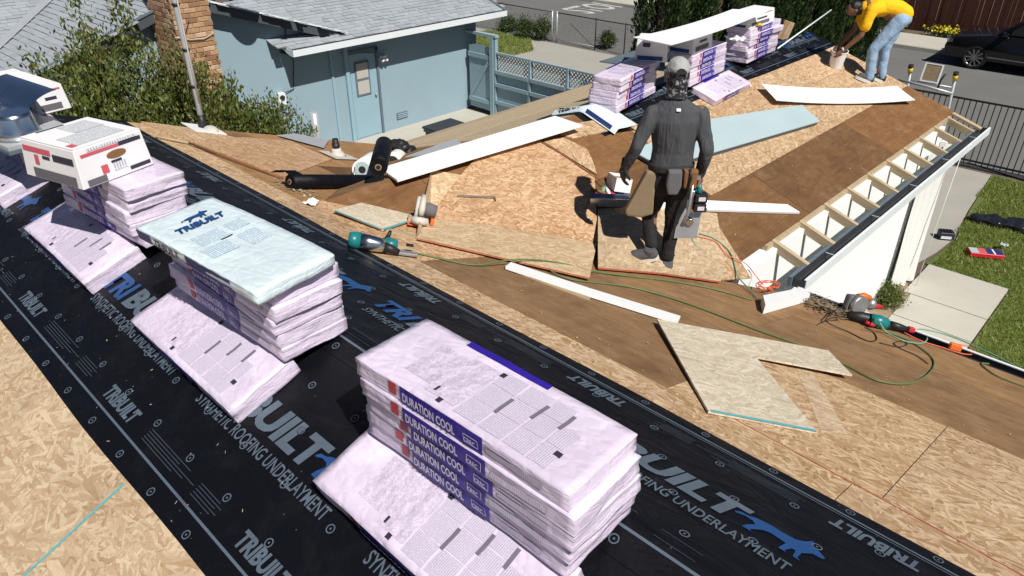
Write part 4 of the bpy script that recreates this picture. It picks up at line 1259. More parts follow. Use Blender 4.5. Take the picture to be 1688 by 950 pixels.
o_, Q_, M_ = board('osb_offcut', 'small OSB offcut with blue edges lying under the dusty circular saw', 'OSB offcut', [Fp(550, 346, .035), Fp(631, 379, .02), Fp(678, 364, .02), Fp(663, 317, .03)], 0.012, M['osb_back'])
Mi = M_.inverted()
edge_strip(o_, Mi, Fp(552, 347, .035), Fp(630, 378.5, .02), 0.012, M['cyan_paint'])
edge_strip(o_, Mi, Fp(632, 378.2, .02), Fp(676, 364.4, .02), 0.012, M['cyan_paint'])

# long white panel bridging the cartons on the wing ridge, and the dark sheet below it
board('cover_panel', 'long white panel bridging the cartons on top of the wing ridge piles', 'panel', [Zp(1105, 79, 4.075), Zp(1265, 22, 4.05), Zp(1207, 19, 4.05), Zp(1043, 66, 4.075)], 0.007, M['primer'], sub=16, bow=0.03)
board('dark_sheet', 'dark sheet of board lying behind the near pile on the wing ridge', 'board', [Zp(988, 101, 3.70), Zp(1105, 118, 3.70), Zp(1140, 96, 3.70), Zp(1045, 84, 3.70)], 0.012, M['dark_edge'])
for k in range(2): pass
MB().tube([WINGR.pt(-4.72, 10.55, 0.05), Vector((-4.95, 12.9, GZ + 0.22))], 0.012, 6).build('metal_strip', M['gutter_white'])
tag(bpy.data.objects['metal_strip'], 'thin white metal strip sticking out past the wing ridge', 'metal strip')
MB().box((0, 0, 0), (0.16, 0.04, 0.28)).build('wood_scrap', M['osb_gold'], None, Matrix.Translation(WINGL.pt(-5.05, 11.6, 0.13)) @ Matrix.Rotation(0.5, 4, 'Z') @ Matrix.Rotation(0.25, 4, 'Y'))
tag(bpy.data.objects['wood_scrap'], 'upright scrap of OSB at the far end of the wing ridge', 'wood scrap')
# crumpled paper on the middle and far piles
def paper(label, loc, s, seed, mat):
    b = bmesh.new()
    bmesh.ops.create_grid(b, x_segments=8, y_segments=8, size=s)
    for v in b.verts:
        v.co.z = 0.35 * s * mnoise.noise(v.co * (3 / s * 0.5) + Vector((seed, 0, 0))) + 0.3 * s * abs(v.co.x) / s
    me = bpy.data.meshes.new('paper'); b.to_mesh(me); b.free()
    return tag(link('paper_scrap', me, mat, None, Matrix.Translation(loc) @ Matrix.Rotation(seed, 4, 'Z')), label, 'paper')
paper('crumpled white wrapper hanging on the middle wing pile', (-4.58, 8.95, 3.79), 0.10, 1.3, M['carton'])
paper('yellow scrap of paper on the far wing pile', (-4.60, 9.62, 3.87), 0.05, 2.2, M['yellow'])
paper('white torn wrapper on the golden OSB near the wide white board', WINGR.pt(-4.32, 9.0, 0.02), 0.035, 4.2, M['carton'])
paper('white torn wrapper lying on the far slope left of the small offcut', Fp(512, 335, 0.015), 0.05, 5.0, M['carton'])

# ------------------------------------------------------------------ rolls of underlayment and membrane
def roll(label, p0, p1, r, mat, core=M['kraft'], ends=None, flap=False):
    p0, p1 = Vector(p0), Vector(p1)
    t = thing('membrane_roll', label, 'roll', p0)
    d_ = p1 - p0
    MB().tube([Vector(), d_ * 0.33 + Vector((0, 0, 0.001)), d_ * 0.66, d_], r, 24).build('membrane', mat, t)
    rot = d_.to_track_quat('Z', 'Y').to_matrix().to_4x4()
    L_ = d_.length
    if ends:
        MB().lathe([(r * 0.8, -0.002), (r * 0.8, -0.0045)], 24, rot).build('film_end', ends, t)
    MB().lathe([(r * 0.36, -0.006), (r * 0.36, -0.004)], 16, rot).build('core', core, t)
    MB().lathe([(r * 0.25, -0.0085), (r * 0.25, -0.0065)], 16, rot).build('core_hole', M['tool_black'], t)
    if flap:
        b = MB()
        w = Vector((0, 0, 1))
        side = d_.normalized().cross(w)
        pts = [side * 0.0 + w * r, -side * 0.05 + w * (r + 0.03) - d_.normalized() * 0.02, -side * 0.10 + w * (r + 0.02) - d_.normalized() * 0.05, -side * 0.14 + w * (r - 0.01) - d_.normalized() * 0.09]
        for i in range(3):
            b.quad([pts[i], pts[i + 1], pts[i + 1] + d_ * 0.12, pts[i] + d_ * 0.14])
        b.build('loose_flap', mat, t)
    return t
roll('black underlayment roll lying on the far slope with a loose flap', Fp(478, 300, .062), Fp(632, 299, .062), 0.062, M['black_film'], flap=True)
away = Vector((-0.66, 0.68, -0.22)).normalized()
pW = Fp(597, 280, .10)
roll('white film wrapped roll standing left of the leaning black roll', pW, pW + away * 0.75, 0.098, M['white'], core=M['tool_black'], ends=M['bluegrey_board'])
pK = Fp(622, 282, .27)
roll('black roll resting on top of the white film rolls', pK + Vector((0.02, 0, 0.04)), pK + Vector((-0.42, 0.40, 0.03)), 0.078, M['black_film'])
pV = Fp(652, 275, .10)
roll('white film wrapped roll right of the resting black roll', pV + Vector((-0.12, 0.05, 0.0)), pV + Vector((-0.12, 0.05, 0)) + away * 0.6, 0.09, M['white'], core=M['tool_black'], ends=M['tool_black'])
bag = MB()
for i in range(7):
    a = i * 2.4
    bag.ball((0.09 * cos(a), 0.08 * sin(a), 0.10 + 0.04 * (i % 3)), (0.09, 0.08, 0.06))
tb_ = fuse('tool_bag', bag, M['tool_black'], None, 0.012, 2, 0.03, (14, 14, 14), 3)
tb_.matrix_world = Matrix.Translation(Fp(662, 262, .08))
tag(tb_, 'black cloth tool bag behind the white rolls', 'bag')
# grey sheet metal flashings
board('flashing', 'flat grey metal flashing at the rake edge left of the vent pipe', 'flashing', [FAR.px(456, 223, .02), FAR.px(534, 244, .02), FAR.px(542, 231, .03), FAR.px(486, 220, .03)], 0.002, M['galv'])
board('flashing', 'dark grey metal flashing strips beside the long white trim board', 'flashing', [Zp(668, 258, 3.30), Zp(770, 246, 3.38), Zp(752, 228, 3.36), Zp(740, 232, 3.34)], 0.01, M['galv'])
vent = thing('vent_pipe', 'old vent pipe with dusty flashing on the far slope', 'vent pipe', Fp(556, 258))
MB().prism([(-0.17, -0.14), (0.2, -0.16), (0.16, 0.16), (-0.13, 0.17)], 0.012, 0.02, FAR.frame((0, 0, 0))).build('flashing', M['tool_dusty'], vent)
MB().lathe([(0.10, 0.0), (0.08, 0.03), (0.055, 0.06), (0.048, 0.10)], 16).build('boot', M['tool_dusty'], vent)
MB().lathe([(0.042, 0.09), (0.042, 0.15), (0.034, 0.15), (0.034, 0.2)], 14).build('pipe', M['tool_black'], vent)

# service mast with its flashing pan
mast = thing('service_mast', 'tall weathered service mast rising from a white flashing at the rake', 'mast', Fp(336, 214))
MB().tube([(0, 0, 0), (0, 0, 0.6), (0.0, 0, 1.3), (0.004, 0, 2.0)], 0.030, 14).build('pole', M['galv'], mast)
MB().lathe([(0.055, 0.0), (0.045, 0.08), (0.034, 0.16)], 14).build('collar', M['tool_black'], mast)
b_ = MB()
b_.prism([(-0.2, -0.16), (0.22, -0.2), (0.27, 0.12), (-0.14, 0.18)], 0.014, 0.022, FAR.frame((0, 0, 0)))
b_.build('flashing', M['carton'], mast)
MB().ball((0.1, 0.03, 0.01), (0.12, 0.07, 0.045)).build('sealant', M['tool_dusty'], mast)
MB().tube([(0.035, 0, 0.3), (0.04, 0.0, 0.8), (0.035, 0.01, 1.4), (0.036, 0.0, 2.0)], 0.009, 6).build('cable', M['tool_dusty'], mast)
for z in (0.45, 0.82, 1.25): MB().lathe([(0.037, z), (0.037, z + 0.03)], 12).build('clamp', M['tool_black'], mast)
MB().tube([(0, 0, 0.83), (-0.25, 0.1, 0.86), (-0.6, 0.35, 0.98)], 0.006, 5).build('cable', M['cord_black'], mast)

# sticks
MB().tube([Fp(256, 225, .02), Fp(312, 236, .02)], 0.011, 6).build('stick', M['lumber'])
tag(bpy.data.objects['stick'], 'short pale stick lying beside the white flashing pan', 'stick')
MB().tube([Fp(312, 236, .022), Fp(380, 262, .022), Fp(466, 293, .022)], 0.010, 6).build('pry_bar', M['lumber_dark'])
tag(bpy.data.objects['pry_bar'], 'long reddish bar lying against the black roll', 'bar')
sq = thing('chisel', 'thin steel bar with bent end lying on the big OSB sheet', 'tool', WINGR.frame(Wp(785, 326, .036), 0.0))
sqd = (Wp(812, 327, .036) - Wp(760, 325, .036)); sqa = math.atan2(sqd.dot(WINGR.n.cross(WINGR.u)), sqd.dot(WINGR.u))
sq.matrix_world = WINGR.frame(Wp(785, 326, .036), sqa)
MB().box((0, 0, 0.012), (0.34, 0.012, 0.012)).build('blade', M['tool_grey'], sq)
MB().box((0.165, -0.02, 0.012), (0.014, 0.05, 0.014)).build('hook', M['lumber_dark'], sq)

# sheet metal and cartons on the leftmost pile (D)
dk = thing('metal_flashing_stack', 'folded sheet aluminium flashings stacked on the leftmost pile', 'flashing', Matrix.Translation((-6.08, 1.22, 4.085)) @ Matrix.Rotation(radians(8), 4, 'Z'))
MB().rng((-0.55, -0.27, 0), (0.42, 0.22, 0.022)).build('dark_tray', M['dark_edge'], dk)
MB().rng((-0.55, -0.262, 0.024), (0.405, 0.215, 0.05)).build('tray', M['galv'], dk)
b_ = MB(); n_ = 14
for i in range(n_):
    a0, a1 = pi * i / n_ * 0.5 - 0.05, pi * (i + 1) / n_ * 0.5 - 0.05
    b_.quad([(-0.55, -0.06 + 0.30 * (1 - cos(a0)), 0.06 + 0.24 * sin(a0)), (0.22, -0.06 + 0.30 * (1 - cos(a0)), 0.06 + 0.24 * sin(a0)), (0.22, -0.06 + 0.30 * (1 - cos(a1)), 0.06 + 0.24 * sin(a1)), (-0.55, -0.06 + 0.30 * (1 - cos(a1)), 0.06 + 0.24 * sin(a1))])
b_.build('curved_sheet', M['mill'], dk, smooth=True)
MB().lathe([(0.15, 0.052), (0.13, 0.10), (0.115, 0.19), (0.11, 0.22)], 28).build('vent_collar', M['mill'], dk, Matrix.Translation((0.22, -0.10, 0.0)))
MB().tube([(-0.5, -0.13, 0.235), (-0.2, -0.13, 0.235), (0.0, -0.13, 0.235)], 0.06, 20).build('pipe', M['mill'], dk)
carton('white carton behind the curved aluminium sheet on the leftmost pile', Matrix.Translation((-6.86, 1.50, 4.09)) @ Matrix.Rotation(radians(8), 4, 'Z'), (0.8, 0.22, 0.19), red=False, hole=False)
# ------------------------------------------------------------------ the blue house next door
bh = thing('blue_house', 'pale blue stucco house with grey shingle roof and brick chimney next door', 'house')
BX = -14.2
atX = lambda px, py, X: on_plane(px, py, (1, 0, 0), (X, 0, 0))
atY = lambda px, py, Y: on_plane(px, py, (0, 1, 0), (0, Y, 0))
PKY, PKZ = 5.95, 3.66
MB().rng((BX - 0.2, -4.0, 0), (BX, 13.5, 2.42)).build('wall', M['stucco_blue'], bh)
MB().rng((BX - 6, 13.15, 0), (BX - 0.2, 13.34, 2.4)).build('wall', M['stucco_blue'], bh)
XZ = Matrix(((0, 0, 1, 0), (1, 0, 0, 0), (0, 1, 0, 0), (0, 0, 0, 1)))     # (a, b, c) -> x=c, y=a, z=b
MB().prism([(PKY - 3.5, 2.42), (PKY + 3.5, 2.42), (PKY, PKZ - 0.08)], BX - 0.18, BX - 0.002, XZ).build('gable_wall', M['stucco_blue'], bh)

class SlopeG(Slope): pass
S_main = Slope((-19.42, 0, 2.46 + 5.7 / 3), (0, 1, 0), (3, 0, -1))          # faces +X, eave at x = -13.5
S_gl = Slope((0, PKY, PKZ), (1, 0, 0), (0, -3, -1))                        # gable, slope facing -Y
S_gr = Slope((0, PKY, PKZ), (1, 0, 0), (0, 3, -1))                         # gable, slope facing +Y
def vline(y): return -17.0
r_main = slab('roof', S_main, [(-13.72, 7.85), (-13.72, 14.0), (-19.42, 14.0), (-19.42, 7.85)], -0.10, 0.09, M['eave_dark'], bh)
r_main2 = slab('roof', S_main, [(-13.72, -6.0), (-13.72, 7.84), (-19.42, 7.84), (-19.42, -6.0)], -0.10, 0.09, M['eave_dark'], bh)
r_main2.location += Vector((-1.53, 0, 0.0))
r_gl = slab('roof', S_gl, [(-13.97, PKY), (-18.8, PKY), (-18.8, PKY - 4.6), (-13.97, PKY - 4.6)], -0.10, 0.09, M['eave_dark'], bh)
r_gr = slab('roof', S_gr, [(-13.97, PKY), (-18.0, PKY), (-18.0, PKY + 3.3), (-13.97, PKY + 3.3)], -0.10, 0.09, M['eave_dark'], bh)

def shingles(slope, parent, u0, u1, v1, axis, ok, seed, expo=0.13):
    """courses of tabs from the eave (v1, plan distance measured from slope origin) upwards"""
    rng = random.Random(seed)
    V, F = [], []
    nu = slope.u
    vdir = slope.v
    n = slope.n
    course = 0
    v = v1
    while v > 0.0:
        u = u0 - rng.uniform(0, 0.3)
        while u < u1:
            w = rng.choice((0.13, 0.16, 0.2, 0.26, 0.3))
            g = 0.006
            th = rng.choice((0.008, 0.014, 0.022))
            ext = rng.uniform(-0.004, 0.004)
            c = slope.o + nu * (u + w / 2 - slope.o.dot(nu)) + vdir * (v - expo / 2)
            if ok(c.x, c.y) and c.z > -5:
                a = slope.o + nu * (u + g / 2 - slope.o.dot(nu)); b = a + nu * (w - g)
                lo = vdir * (v + ext); hi = vdir * (v - expo - 0.01)
                i = len(V)
                V += [a + lo + n * th, b + lo + n * th, b + hi + n * 0.001, a + hi + n * 0.001, a + lo - n * 0.012, b + lo - n * 0.012, a + hi - n * 0.012, b + hi - n * 0.012]
                F += [(i, i + 1, i + 2, i + 3), (i + 4, i + 5, i + 1, i), (i + 5, i + 7, i + 2, i + 1), (i + 6, i + 4, i, i + 3)]
            u += w
        v -= expo
        course += 1
    me = bpy.data.meshes.new('shingles'); me.from_pydata([tuple(p) for p in V], [], F)
    o = link('shingles', me, M['shingle'])
    o.parent = parent
    o.matrix_parent_inverse = parent.matrix_world.inverted()
    return tag(o, kind='stuff')
bpy.context.view_layer.update()
hyp = 5.7 / c18
gab_z = lambda x, y: PKZ - abs(y - PKY) / 3
main_z = lambda x: 2.46 + (-13.72 - x) / 3
shingles(S_main, r_main, 7.85, 14.0, hyp + 0.02, 'y', lambda x, y: True, 1)
mz2 = lambda x: main_z(x + 1.53)
S_m2 = Slope((-20.95, 0, 2.46 + 5.7 / 3), (0, 1, 0), (3, 0, -1))
shingles(S_m2, r_main2, -6.0, 7.85, hyp + 0.02, 'y', lambda x, y: True if y < PKY - 4.55 or mz2(x) > gab_z(x, y) - 0.03 else False, 2)
shingles(S_gl, r_gl, -18.8, -13.97, 4.6 / c18 + 0.02, 'x', lambda x, y: mz2(x) < gab_z(x, y) + 0.03, 3)
shingles(S_gr, r_gr, -18.0, -13.97, 3.3 / c18, 'x', lambda x, y: main_z(x) < gab_z(x, y) + 0.05, 4)
# valley metal between the two left slopes
va, vb = Vector((-15.2, 0, 0)), Vector((-18.8, 0, 0))
for p in (va, vb):
    p.z = mz2(p.x); p.y = PKY - (PKZ - p.z) * 3
dv = (vb - va).normalized(); sv = Vector((-dv.y, dv.x, 0)).normalized() * 0.10
MB().quad([va - sv + Vector((0, 0, .055)), va + sv + Vector((0, 0, .055)), vb + sv + Vector((0, 0, .055)), vb - sv + Vector((0, 0, .055))]).build('valley_metal', M['galv'], bh)
# rake boards, gutter and eave returns
def beam(name, a, b, w, h, mat, parent):
    a, b = Vector(a), Vector(b)
    d_ = b - a
    x = d_.normalized(); y = Vector((0, 0, 1)).cross(x).normalized(); z = x.cross(y)
    Mx = Matrix((x, y, z)).transposed().to_4x4(); Mx.translation = (a + b) / 2
    o = MB().box((0, 0, 0), (d_.length, w, h)).build(name, mat, parent)
    o.matrix_world = Mx
    return o
beam('rake_board', (-13.95, PKY, PKZ - 0.10), (-13.95, PKY + 3.4, PKZ - 0.10 - 3.4 / 3), 0.035, 0.16, M['rake_shaded'], bh)
beam('rake_board', (-13.95, PKY, PKZ - 0.10), (-13.95, PKY - 4.6, PKZ - 0.10 - 4.6 / 3), 0.035, 0.16, M['rake_shaded'], bh)
beam('rake_trim', (-13.94, PKY, PKZ + 0.012), (-13.94, PKY + 3.42, PKZ + 0.012 - 3.42 / 3), 0.06, 0.03, M['gutter_white'], bh)
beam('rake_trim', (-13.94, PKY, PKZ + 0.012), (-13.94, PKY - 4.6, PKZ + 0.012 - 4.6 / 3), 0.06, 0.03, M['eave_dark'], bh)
MB().rng((-13.71, 7.80, 2.32), (-13.60, 14.05, 2.45)).build('gutter', M['gutter_white'], bh)
MB().rng((-13.695, 7.81, 2.451), (-13.615, 14.04, 2.454)).build('gutter_channel', M['tool_black'], bh)
beam('rake_board', (-13.72, 7.825, 2.38), (-14.4, 7.825, 2.38 + 0.68 / 3), 0.04, 0.12, M['gutter_white'], bh)
beam('rake_board', (-13.67, 14.03, 2.40), (-19.4, 14.03, 2.40 + 5.73 / 3), 0.05, 0.16, M['eave_dark'], bh)
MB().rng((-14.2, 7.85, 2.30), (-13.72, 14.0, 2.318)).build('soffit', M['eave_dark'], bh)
# door
dr = MB().rng((BX - 0.01, 9.50, 0.03), (BX + 0.012, 10.22, 1.98)).build('door', M['blue_trim'], bh)
MB().rng((BX + 0.013, 9.62, 1.02), (BX + 0.03, 10.02, 1.80)).build('window_frame', M['eave_dark'], dr)
MB().rng((BX + 0.031, 9.66, 1.06), (BX + 0.036, 9.98, 1.36)).build('pane', M['curtain'], dr)
MB().rng((BX + 0.031, 9.66, 1.42), (BX + 0.036, 9.98, 1.76)).build('pane', M['curtain'], dr)
MB().ball((BX + 0.05, 10.14, 0.98), 0.03).build('handle', M['tool_grey'], dr)
MB().rng((BX - 0.01, 9.36, 0.0), (BX + 0.06, 9.46, 2.3)).build('door_trim', M['blue_trim'], bh)
MB().rng((BX - 0.01, 10.24, 0.0), (BX + 0.035, 10.30, 2.06)).build('door_trim', M['eave_dark'], bh)
MB().rng((BX - 0.01, 9.47, 1.99), (BX + 0.035, 10.30, 2.06)).build('door_trim', M['eave_dark'], bh)
MB().rng((BX - 0.01, 9.0, 0.0), (BX + 0.03, 9.06, 2.3)).build('wall_batten', M['blue_trim'], bh)
vt = MB().rng((BX, 10.72, 0.22), (BX + 0.02, 11.05, 0.38)).build('foundation_vent', M['eave_dark'], bh)
for i in range(3): MB().rng((BX + 0.021, 10.74, 0.245 + i * 0.045), (BX + 0.032, 11.03, 0.265 + i * 0.045)).build('slat', M['blue_trim'], vt)
p = atX(632, 95, BX + 0.08)
lf = MB().box(p, (0.12, 0.13, 0.09)).build('wall_light', M['white'], bh)
MB().ball(p + Vector((0.05, 0.05, -0.05)), 0.045).build('lamp', M['carton'], lf)
MB().ball(p + Vector((0.05, -0.06, -0.05)), 0.045).build('lamp', M['carton'], lf)
p = atX(463, 163, BX + 0.08)
mt = MB().box(p, (0.14, 0.17, 0.24)).build('electric_meter', M['gutter_white'], bh)
MB().lathe([(0.05, 0), (0.05, 0.03)], 16, Matrix.Translation(p + Vector((0.07, 0, 0.04))) @ Matrix.Rotation(pi / 2, 4, 'Y')).build('dial', M['glass'], mt)
w0 = atX(484, 147, BX + 0.02); w1 = atX(470, 30, BX + 0.02); w2 = atX(464, 155, BX + 0.06)
MB().tube([w2, w0, atX(484, 100, BX + 0.03), atX(472, 75, BX + 0.03), w1], 0.010, 5).build('cable', M['cord_black'], bh)
MB().tube([atX(618, 87, BX + .02), atX(560, 88, BX + .02)], 0.006, 5).build('cable', M['cord_black'], bh)
p = atX(517, 186, -13.6)
MB().tube([(p.x, p.y, 0), (p.x, p.y, p.z * 0.5), p], 0.085, 16).build('flue_pipe', M['galv'], bh)
# brick chimney
CHX, CH0, CH1 = -13.12, 5.36, 6.04
chim = MB().rng((-14.1, CH0 + 0.012, 0), (CHX - 0.012, CH1 - 0.012, 5.2)).build('chimney', M['mortar'], bh)
bl, bhh, mg = 0.20, 0.072, 0.012
brick_me = MB().box((0, 0, 0), (0.05, bl, bhh)).bevel(0.004, 1).mesh('brick')
brick_me.materials.append(M['brick'])
nrow = 0
zz = 2.2
while zz < 4.45:
    off = (nrow % 2) * (bl + mg) / 2
    y = CH0 - off
    while y < CH1 - 0.02:
        a, b = max(y, CH0), min(y + bl, CH1)
        if b - a > 0.05:
            o = link('brick', brick_me, None, chim, Matrix.Translation((CHX - 0.026 + random.uniform(-0.002, 0.003), (a + b) / 2, zz)) @ Matrix.Diagonal((1, (b - a) / bl, 1, 1)))
        y += bl + mg
    x = CHX - 0.06 - (0.1 - off)
    while x > -14.0:
        o = link('brick', brick_me, None, chim, Matrix.Translation((x - bl / 2, CH0 + 0.024, zz)) @ Matrix.Rotation(pi / 2, 4, 'Z'))
        x -= bl + mg
    zz += bhh + mg
    nrow += 1
MB().tube([(CHX + 0.02, CH0 - 0.05, 3.15), (CHX + 0.03, CH0 + 0.2, 3.08), (CHX + 0.03, CH0 + 0.45, 3.06), (CHX + 0.03, CH1 - 0.05, 3.12), (-13.4, CH1 + 0.06, 3.3)], 0.009, 5).build('cable', M['tool_dusty'], bh)
# satellite dish on the gable, just above the picture; its shadow falls on the wall
ds = atX(398, 30, BX) + to_sun * 1.5
dish = thing('satellite_dish', 'round satellite dish on the blue house gable', 'satellite dish', Matrix.Translation(ds) @ to_sun.to_track_quat('Z', 'Y').to_matrix().to_4x4())
MB().lathe([(0.02, -0.07), (0.16, -0.055), (0.27, -0.025), (0.33, 0.0), (0.325, 0.005), (0.26, -0.015), (0.15, -0.045), (0.02, -0.06)], 28).build('reflector', M['gutter_dark'], dish)

# ------------------------------------------------------------------ gate and lattice fence
gate = thing('gate', 'pale blue boarded gate with a diagonal brace beside the blue house', 'gate', (-14.1, 13.1, 0))
for i in range(8):
    MB().rng((0.06 + i * 0.1, -0.012, 0.12), (0.06 + i * 0.1 + 0.094, 0.012, 1.78 - 0.09 * abs(i - 3.5) / 3.5)).build('board', M['blue_wood'], gate)
for z in (0.28, 1.42): MB().rng((0.05, -0.05, z), (0.87, -0.013, z + 0.11)).build('rail', M['blue_wood'], gate)
beam('brace', (-13.98, 13.065, 0.42), (-13.3, 13.065, 1.42), 0.03, 0.09, M['blue_wood'], gate).matrix_local = Matrix.Translation((0.46, -0.032, 0.90)) @ Matrix.Rotation(-0.95, 4, 'Y')
post = thing('gate_post', 'pale blue gate post with a cap board at the end of the lattice fence', 'post', (-13.15, 13.1, 0))
MB().rng((-0.09, -0.07, 0), (0.03, 0.07, 1.98)).build('post', M['blue_wood'], post)
MB().rng((0.035, -0.05, 0), (0.10, 0.05, 1.95)).build('side_post', M['blue_wood'], post)
MB().rng((-1.0, -0.06, 1.99), (0.12, 0.07, 2.05)).build('cap', M['blue_wood'], post)
lat = thing('lattice_fence', 'pale blue board fence with diagonal lattice top running behind the wing', 'fence', (-13.05, 13.1, 0))
sx0 = 0.0
for s_ in range(3):
    w = 1.18
    MB().rng((sx0 + w - 0.07, -0.05, 0), (sx0 + w, 0.05, 1.66)).build('post', M['blue_wood'], lat)
    for z, h in ((1.60, 0.05), (1.12, 0.09), (0.80, 0.09), (0.36, 0.09)):
        MB().rng((sx0, -0.06 if z < 1.5 else -0.03, z), (sx0 + w - 0.071, -0.02 if z < 1.5 else 0.03, z + h)).build('rail', M['blue_wood'], lat)
    for i in range(9):
        MB().rng((sx0 + i * 0.123, -0.0, 0.05), (sx0 + i * 0.123 + 0.118, 0.02, 1.11)).build('board', M['blue_wood'], lat)
    for sg in (-1, 1):
        for i in range(-3, 12):
            p = [(sx0 + i * 0.1, 1.21), (sx0 + i * 0.1 + 0.035, 1.21), (sx0 + i * 0.1 + 0.035 + 0.39, 1.60), (sx0 + i * 0.1 + 0.39, 1.60)]
            if sg < 0: p = [(2 * sx0 + w - x, z) for x, z in p]
            p = clip_poly(clip_poly(p, (1, 0, -sx0)), (-1, 0, sx0 + w - 0.07))
            if len(p) < 3 or abs(area(p)) < 0.004: continue
            MB().prism(p, 0.0, 0.008, Matrix(((1, 0, 0, 0), (0, 0, 1, 0.006 + 0.006 * sg), (0, 1, 0, 0), (0, 0, 0, 1)))).build('lattice_slat', M['blue_wood'], lat)
    sx0 += w
binp = Zp(735, 206, 0.9)
bn = thing('wheelie_bin', 'dark grey lidded bin on the path beside the blue house', 'bin', Matrix.Translation((binp.x, binp.y, 0)) @ Matrix.Rotation(pi / 2, 4, 'Z'))
MB().prism([(-0.36, -0.26), (0.36, -0.26), (0.36, 0.26), (-0.36, 0.26)], 0.05, 0.84).build('body', M['bin'], bn)
MB().rng((-0.42, -0.30, 0.845), (0.40, 0.30, 0.90)).bevel(0.02).build('lid', M['bin'], bn)
MB().rng((-0.46, -0.2, 0.82), (-0.421, 0.2, 0.86)).build('handle', M['bin'], bn)
for sgn in (-1, 1): MB().lathe([(0.09, -0.03), (0.09, 0.03)], 14, Matrix.Translation((0.34, sgn * 0.29, 0.09)) @ Matrix.Rotation(pi / 2, 4, 'X')).build('wheel', M['tyre'], bn)

# ------------------------------------------------------------------ chain link fence, iron fence, red fence
clf = thing('chain_link_fence', 'grey chain link fence with gate posts along the far yard edge', 'fence', (0, 20.9, 0))
for x in (-23.0, -20.5, -17.95, -17.72, -15.95, -14.7): MB().tube([(x, 0, 0), (x, 0, 0.55), (x, 0, 1.08)], 0.028 if x in (-17.95, -17.72) else 0.02, 8).build('post', M['galv'] if x in (-17.95, -17.72) else M['iron'], clf)
for a, b in ((-26, -17.95), (-17.72, -13.0)): MB().tube([(a, 0, 1.04), ((a + b) / 2, 0, 1.03), (b, 0, 1.04)], 0.018, 6).build('top_rail', M['iron'], clf)
MB().tube([(-17.72, 0, 0.12), (-15.95, 0, 0.12)], 0.012, 6).build('bottom_rail', M['galv'], clf)
MB().tube([(-17.1, 0, 0.75), (-16.0, 0, 0.1)], 0.009, 6).build('brace', M['iron'], clf)
wv, wf = [], []
for i in range(260):
    for sg in (-1, 1):
        x = -26 + i * 0.05
        a = (x, 0.01 * sg, 0.06); b = (x + 0.97, 0.01 * sg, 1.03)
        if sg < 0: a, b = (x + 0.97, -0.01, 0.06), (x, -0.01, 1.03)
        k = len(wv); wv += [(a[0] - .0016, a[1], a[2]), (a[0] + .0016, a[1], a[2]), (b[0] + .0016, b[1], b[2]), (b[0] - .0016, b[1], b[2])]; wf.append((k, k + 1, k + 2, k + 3))
me = bpy.data.meshes.new('wire_mesh'); me.from_pydata(wv, [], wf)
tag(link('wire_mesh', me, M['iron'], clf), kind='stuff')

irf = thing('iron_fence', 'black iron picket fence between the lawn and the street', 'fence', (0, 17.65, 0))
bar_me = MB().rng((-0.009, -0.009, 0.08), (0.009, 0.009, 1.42)).mesh('picket'); bar_me.materials.append(M['iron'])
x = -6.4
while x < 4.0:
    link('picket', bar_me, None, irf, (x, 0, 0)); x += 0.118
for z in (0.14, 1.40): MB().rng((-6.5, -0.018, z), (4.1, 0.018, z + 0.035)).build('rail', M['iron'], irf)
for x in (-6.5, -1.98, 1.5, 4.0): MB().rng((x - 0.04, -0.04, 0), (x + 0.04, 0.04, 1.52)).build('post', M['bark'] if x == -1.98 else M['iron'], irf)

rdf = thing('wooden_fence', 'dark red-brown board fence across the street', 'fence', (0, 32.0, 0))
rb = [MB().rng((0, -0.012 - 0.006 * j, 0.05), (0.138, 0.012 - 0.006 * j, 1.9 + 0.02 * j)).mesh('board') for j in range(3)]
for m_ in rb: m_.materials.append(M['red_fence'])
x = -19.0
while x < 3.0:
    link('board', random.choice(rb), None, rdf, Matrix.Translation((x, random.uniform(-0.006, 0.006), 0)) @ Matrix.Rotation(random.uniform(-0.008, 0.008), 4, 'Y')); x += 0.145
for z in (0.4, 1.5): MB().rng((-19, 0.03, z), (3, 0.07, z + 0.09)).build('rail', M['red_fence'], rdf)

# ------------------------------------------------------------------ foliage
def leaf_mesh(name, P, size, up=0.35, aspect=0.42, seed=0, mat_idx=None, dirs=None):
    """one diamond leaf per point; islands are separate so each leaf gets its own tone"""
    rng = np.random.default_rng(seed)
    n = len(P)
    d = rng.normal(0, 1, (n, 3)) if dirs is None else dirs + rng.normal(0, 0.35, (n, 3))
    d[:, 2] += up
    d /= np.linalg.norm(d, axis=1, keepdims=True)
    r = rng.normal(0, 1, (n, 3))
    s_ = np.cross(d, r); s_ /= np.linalg.norm(s_, axis=1, keepdims=True)
    L_ = size * rng.uniform(0.65, 1.35, n)
    a = P - d * (L_ / 2)[:, None]; b = P + d * (L_ / 2)[:, None]
    w = s_ * (L_ * aspect / 2)[:, None]
    fold = np.cross(s_, d) * (L_ * 0.06)[:, None]
    V = np.stack([a, P + w + fold, b, P - w + fold], 1).reshape(-1, 3)
    me = bpy.data.meshes.new(name)
    me.vertices.add(4 * n); me.vertices.foreach_set('co', V.reshape(-1).astype(np.float32))
    me.loops.add(4 * n); me.loops.foreach_set('vertex_index', np.arange(4 * n))
    me.polygons.add(n); me.polygons.foreach_set('loop_start', np.arange(n) * 4); me.polygons.foreach_set('loop_total', np.full(n, 4))
    if mat_idx is not None: me.polygons.foreach_set('material_index', mat_idx)
    me.update()
    return me

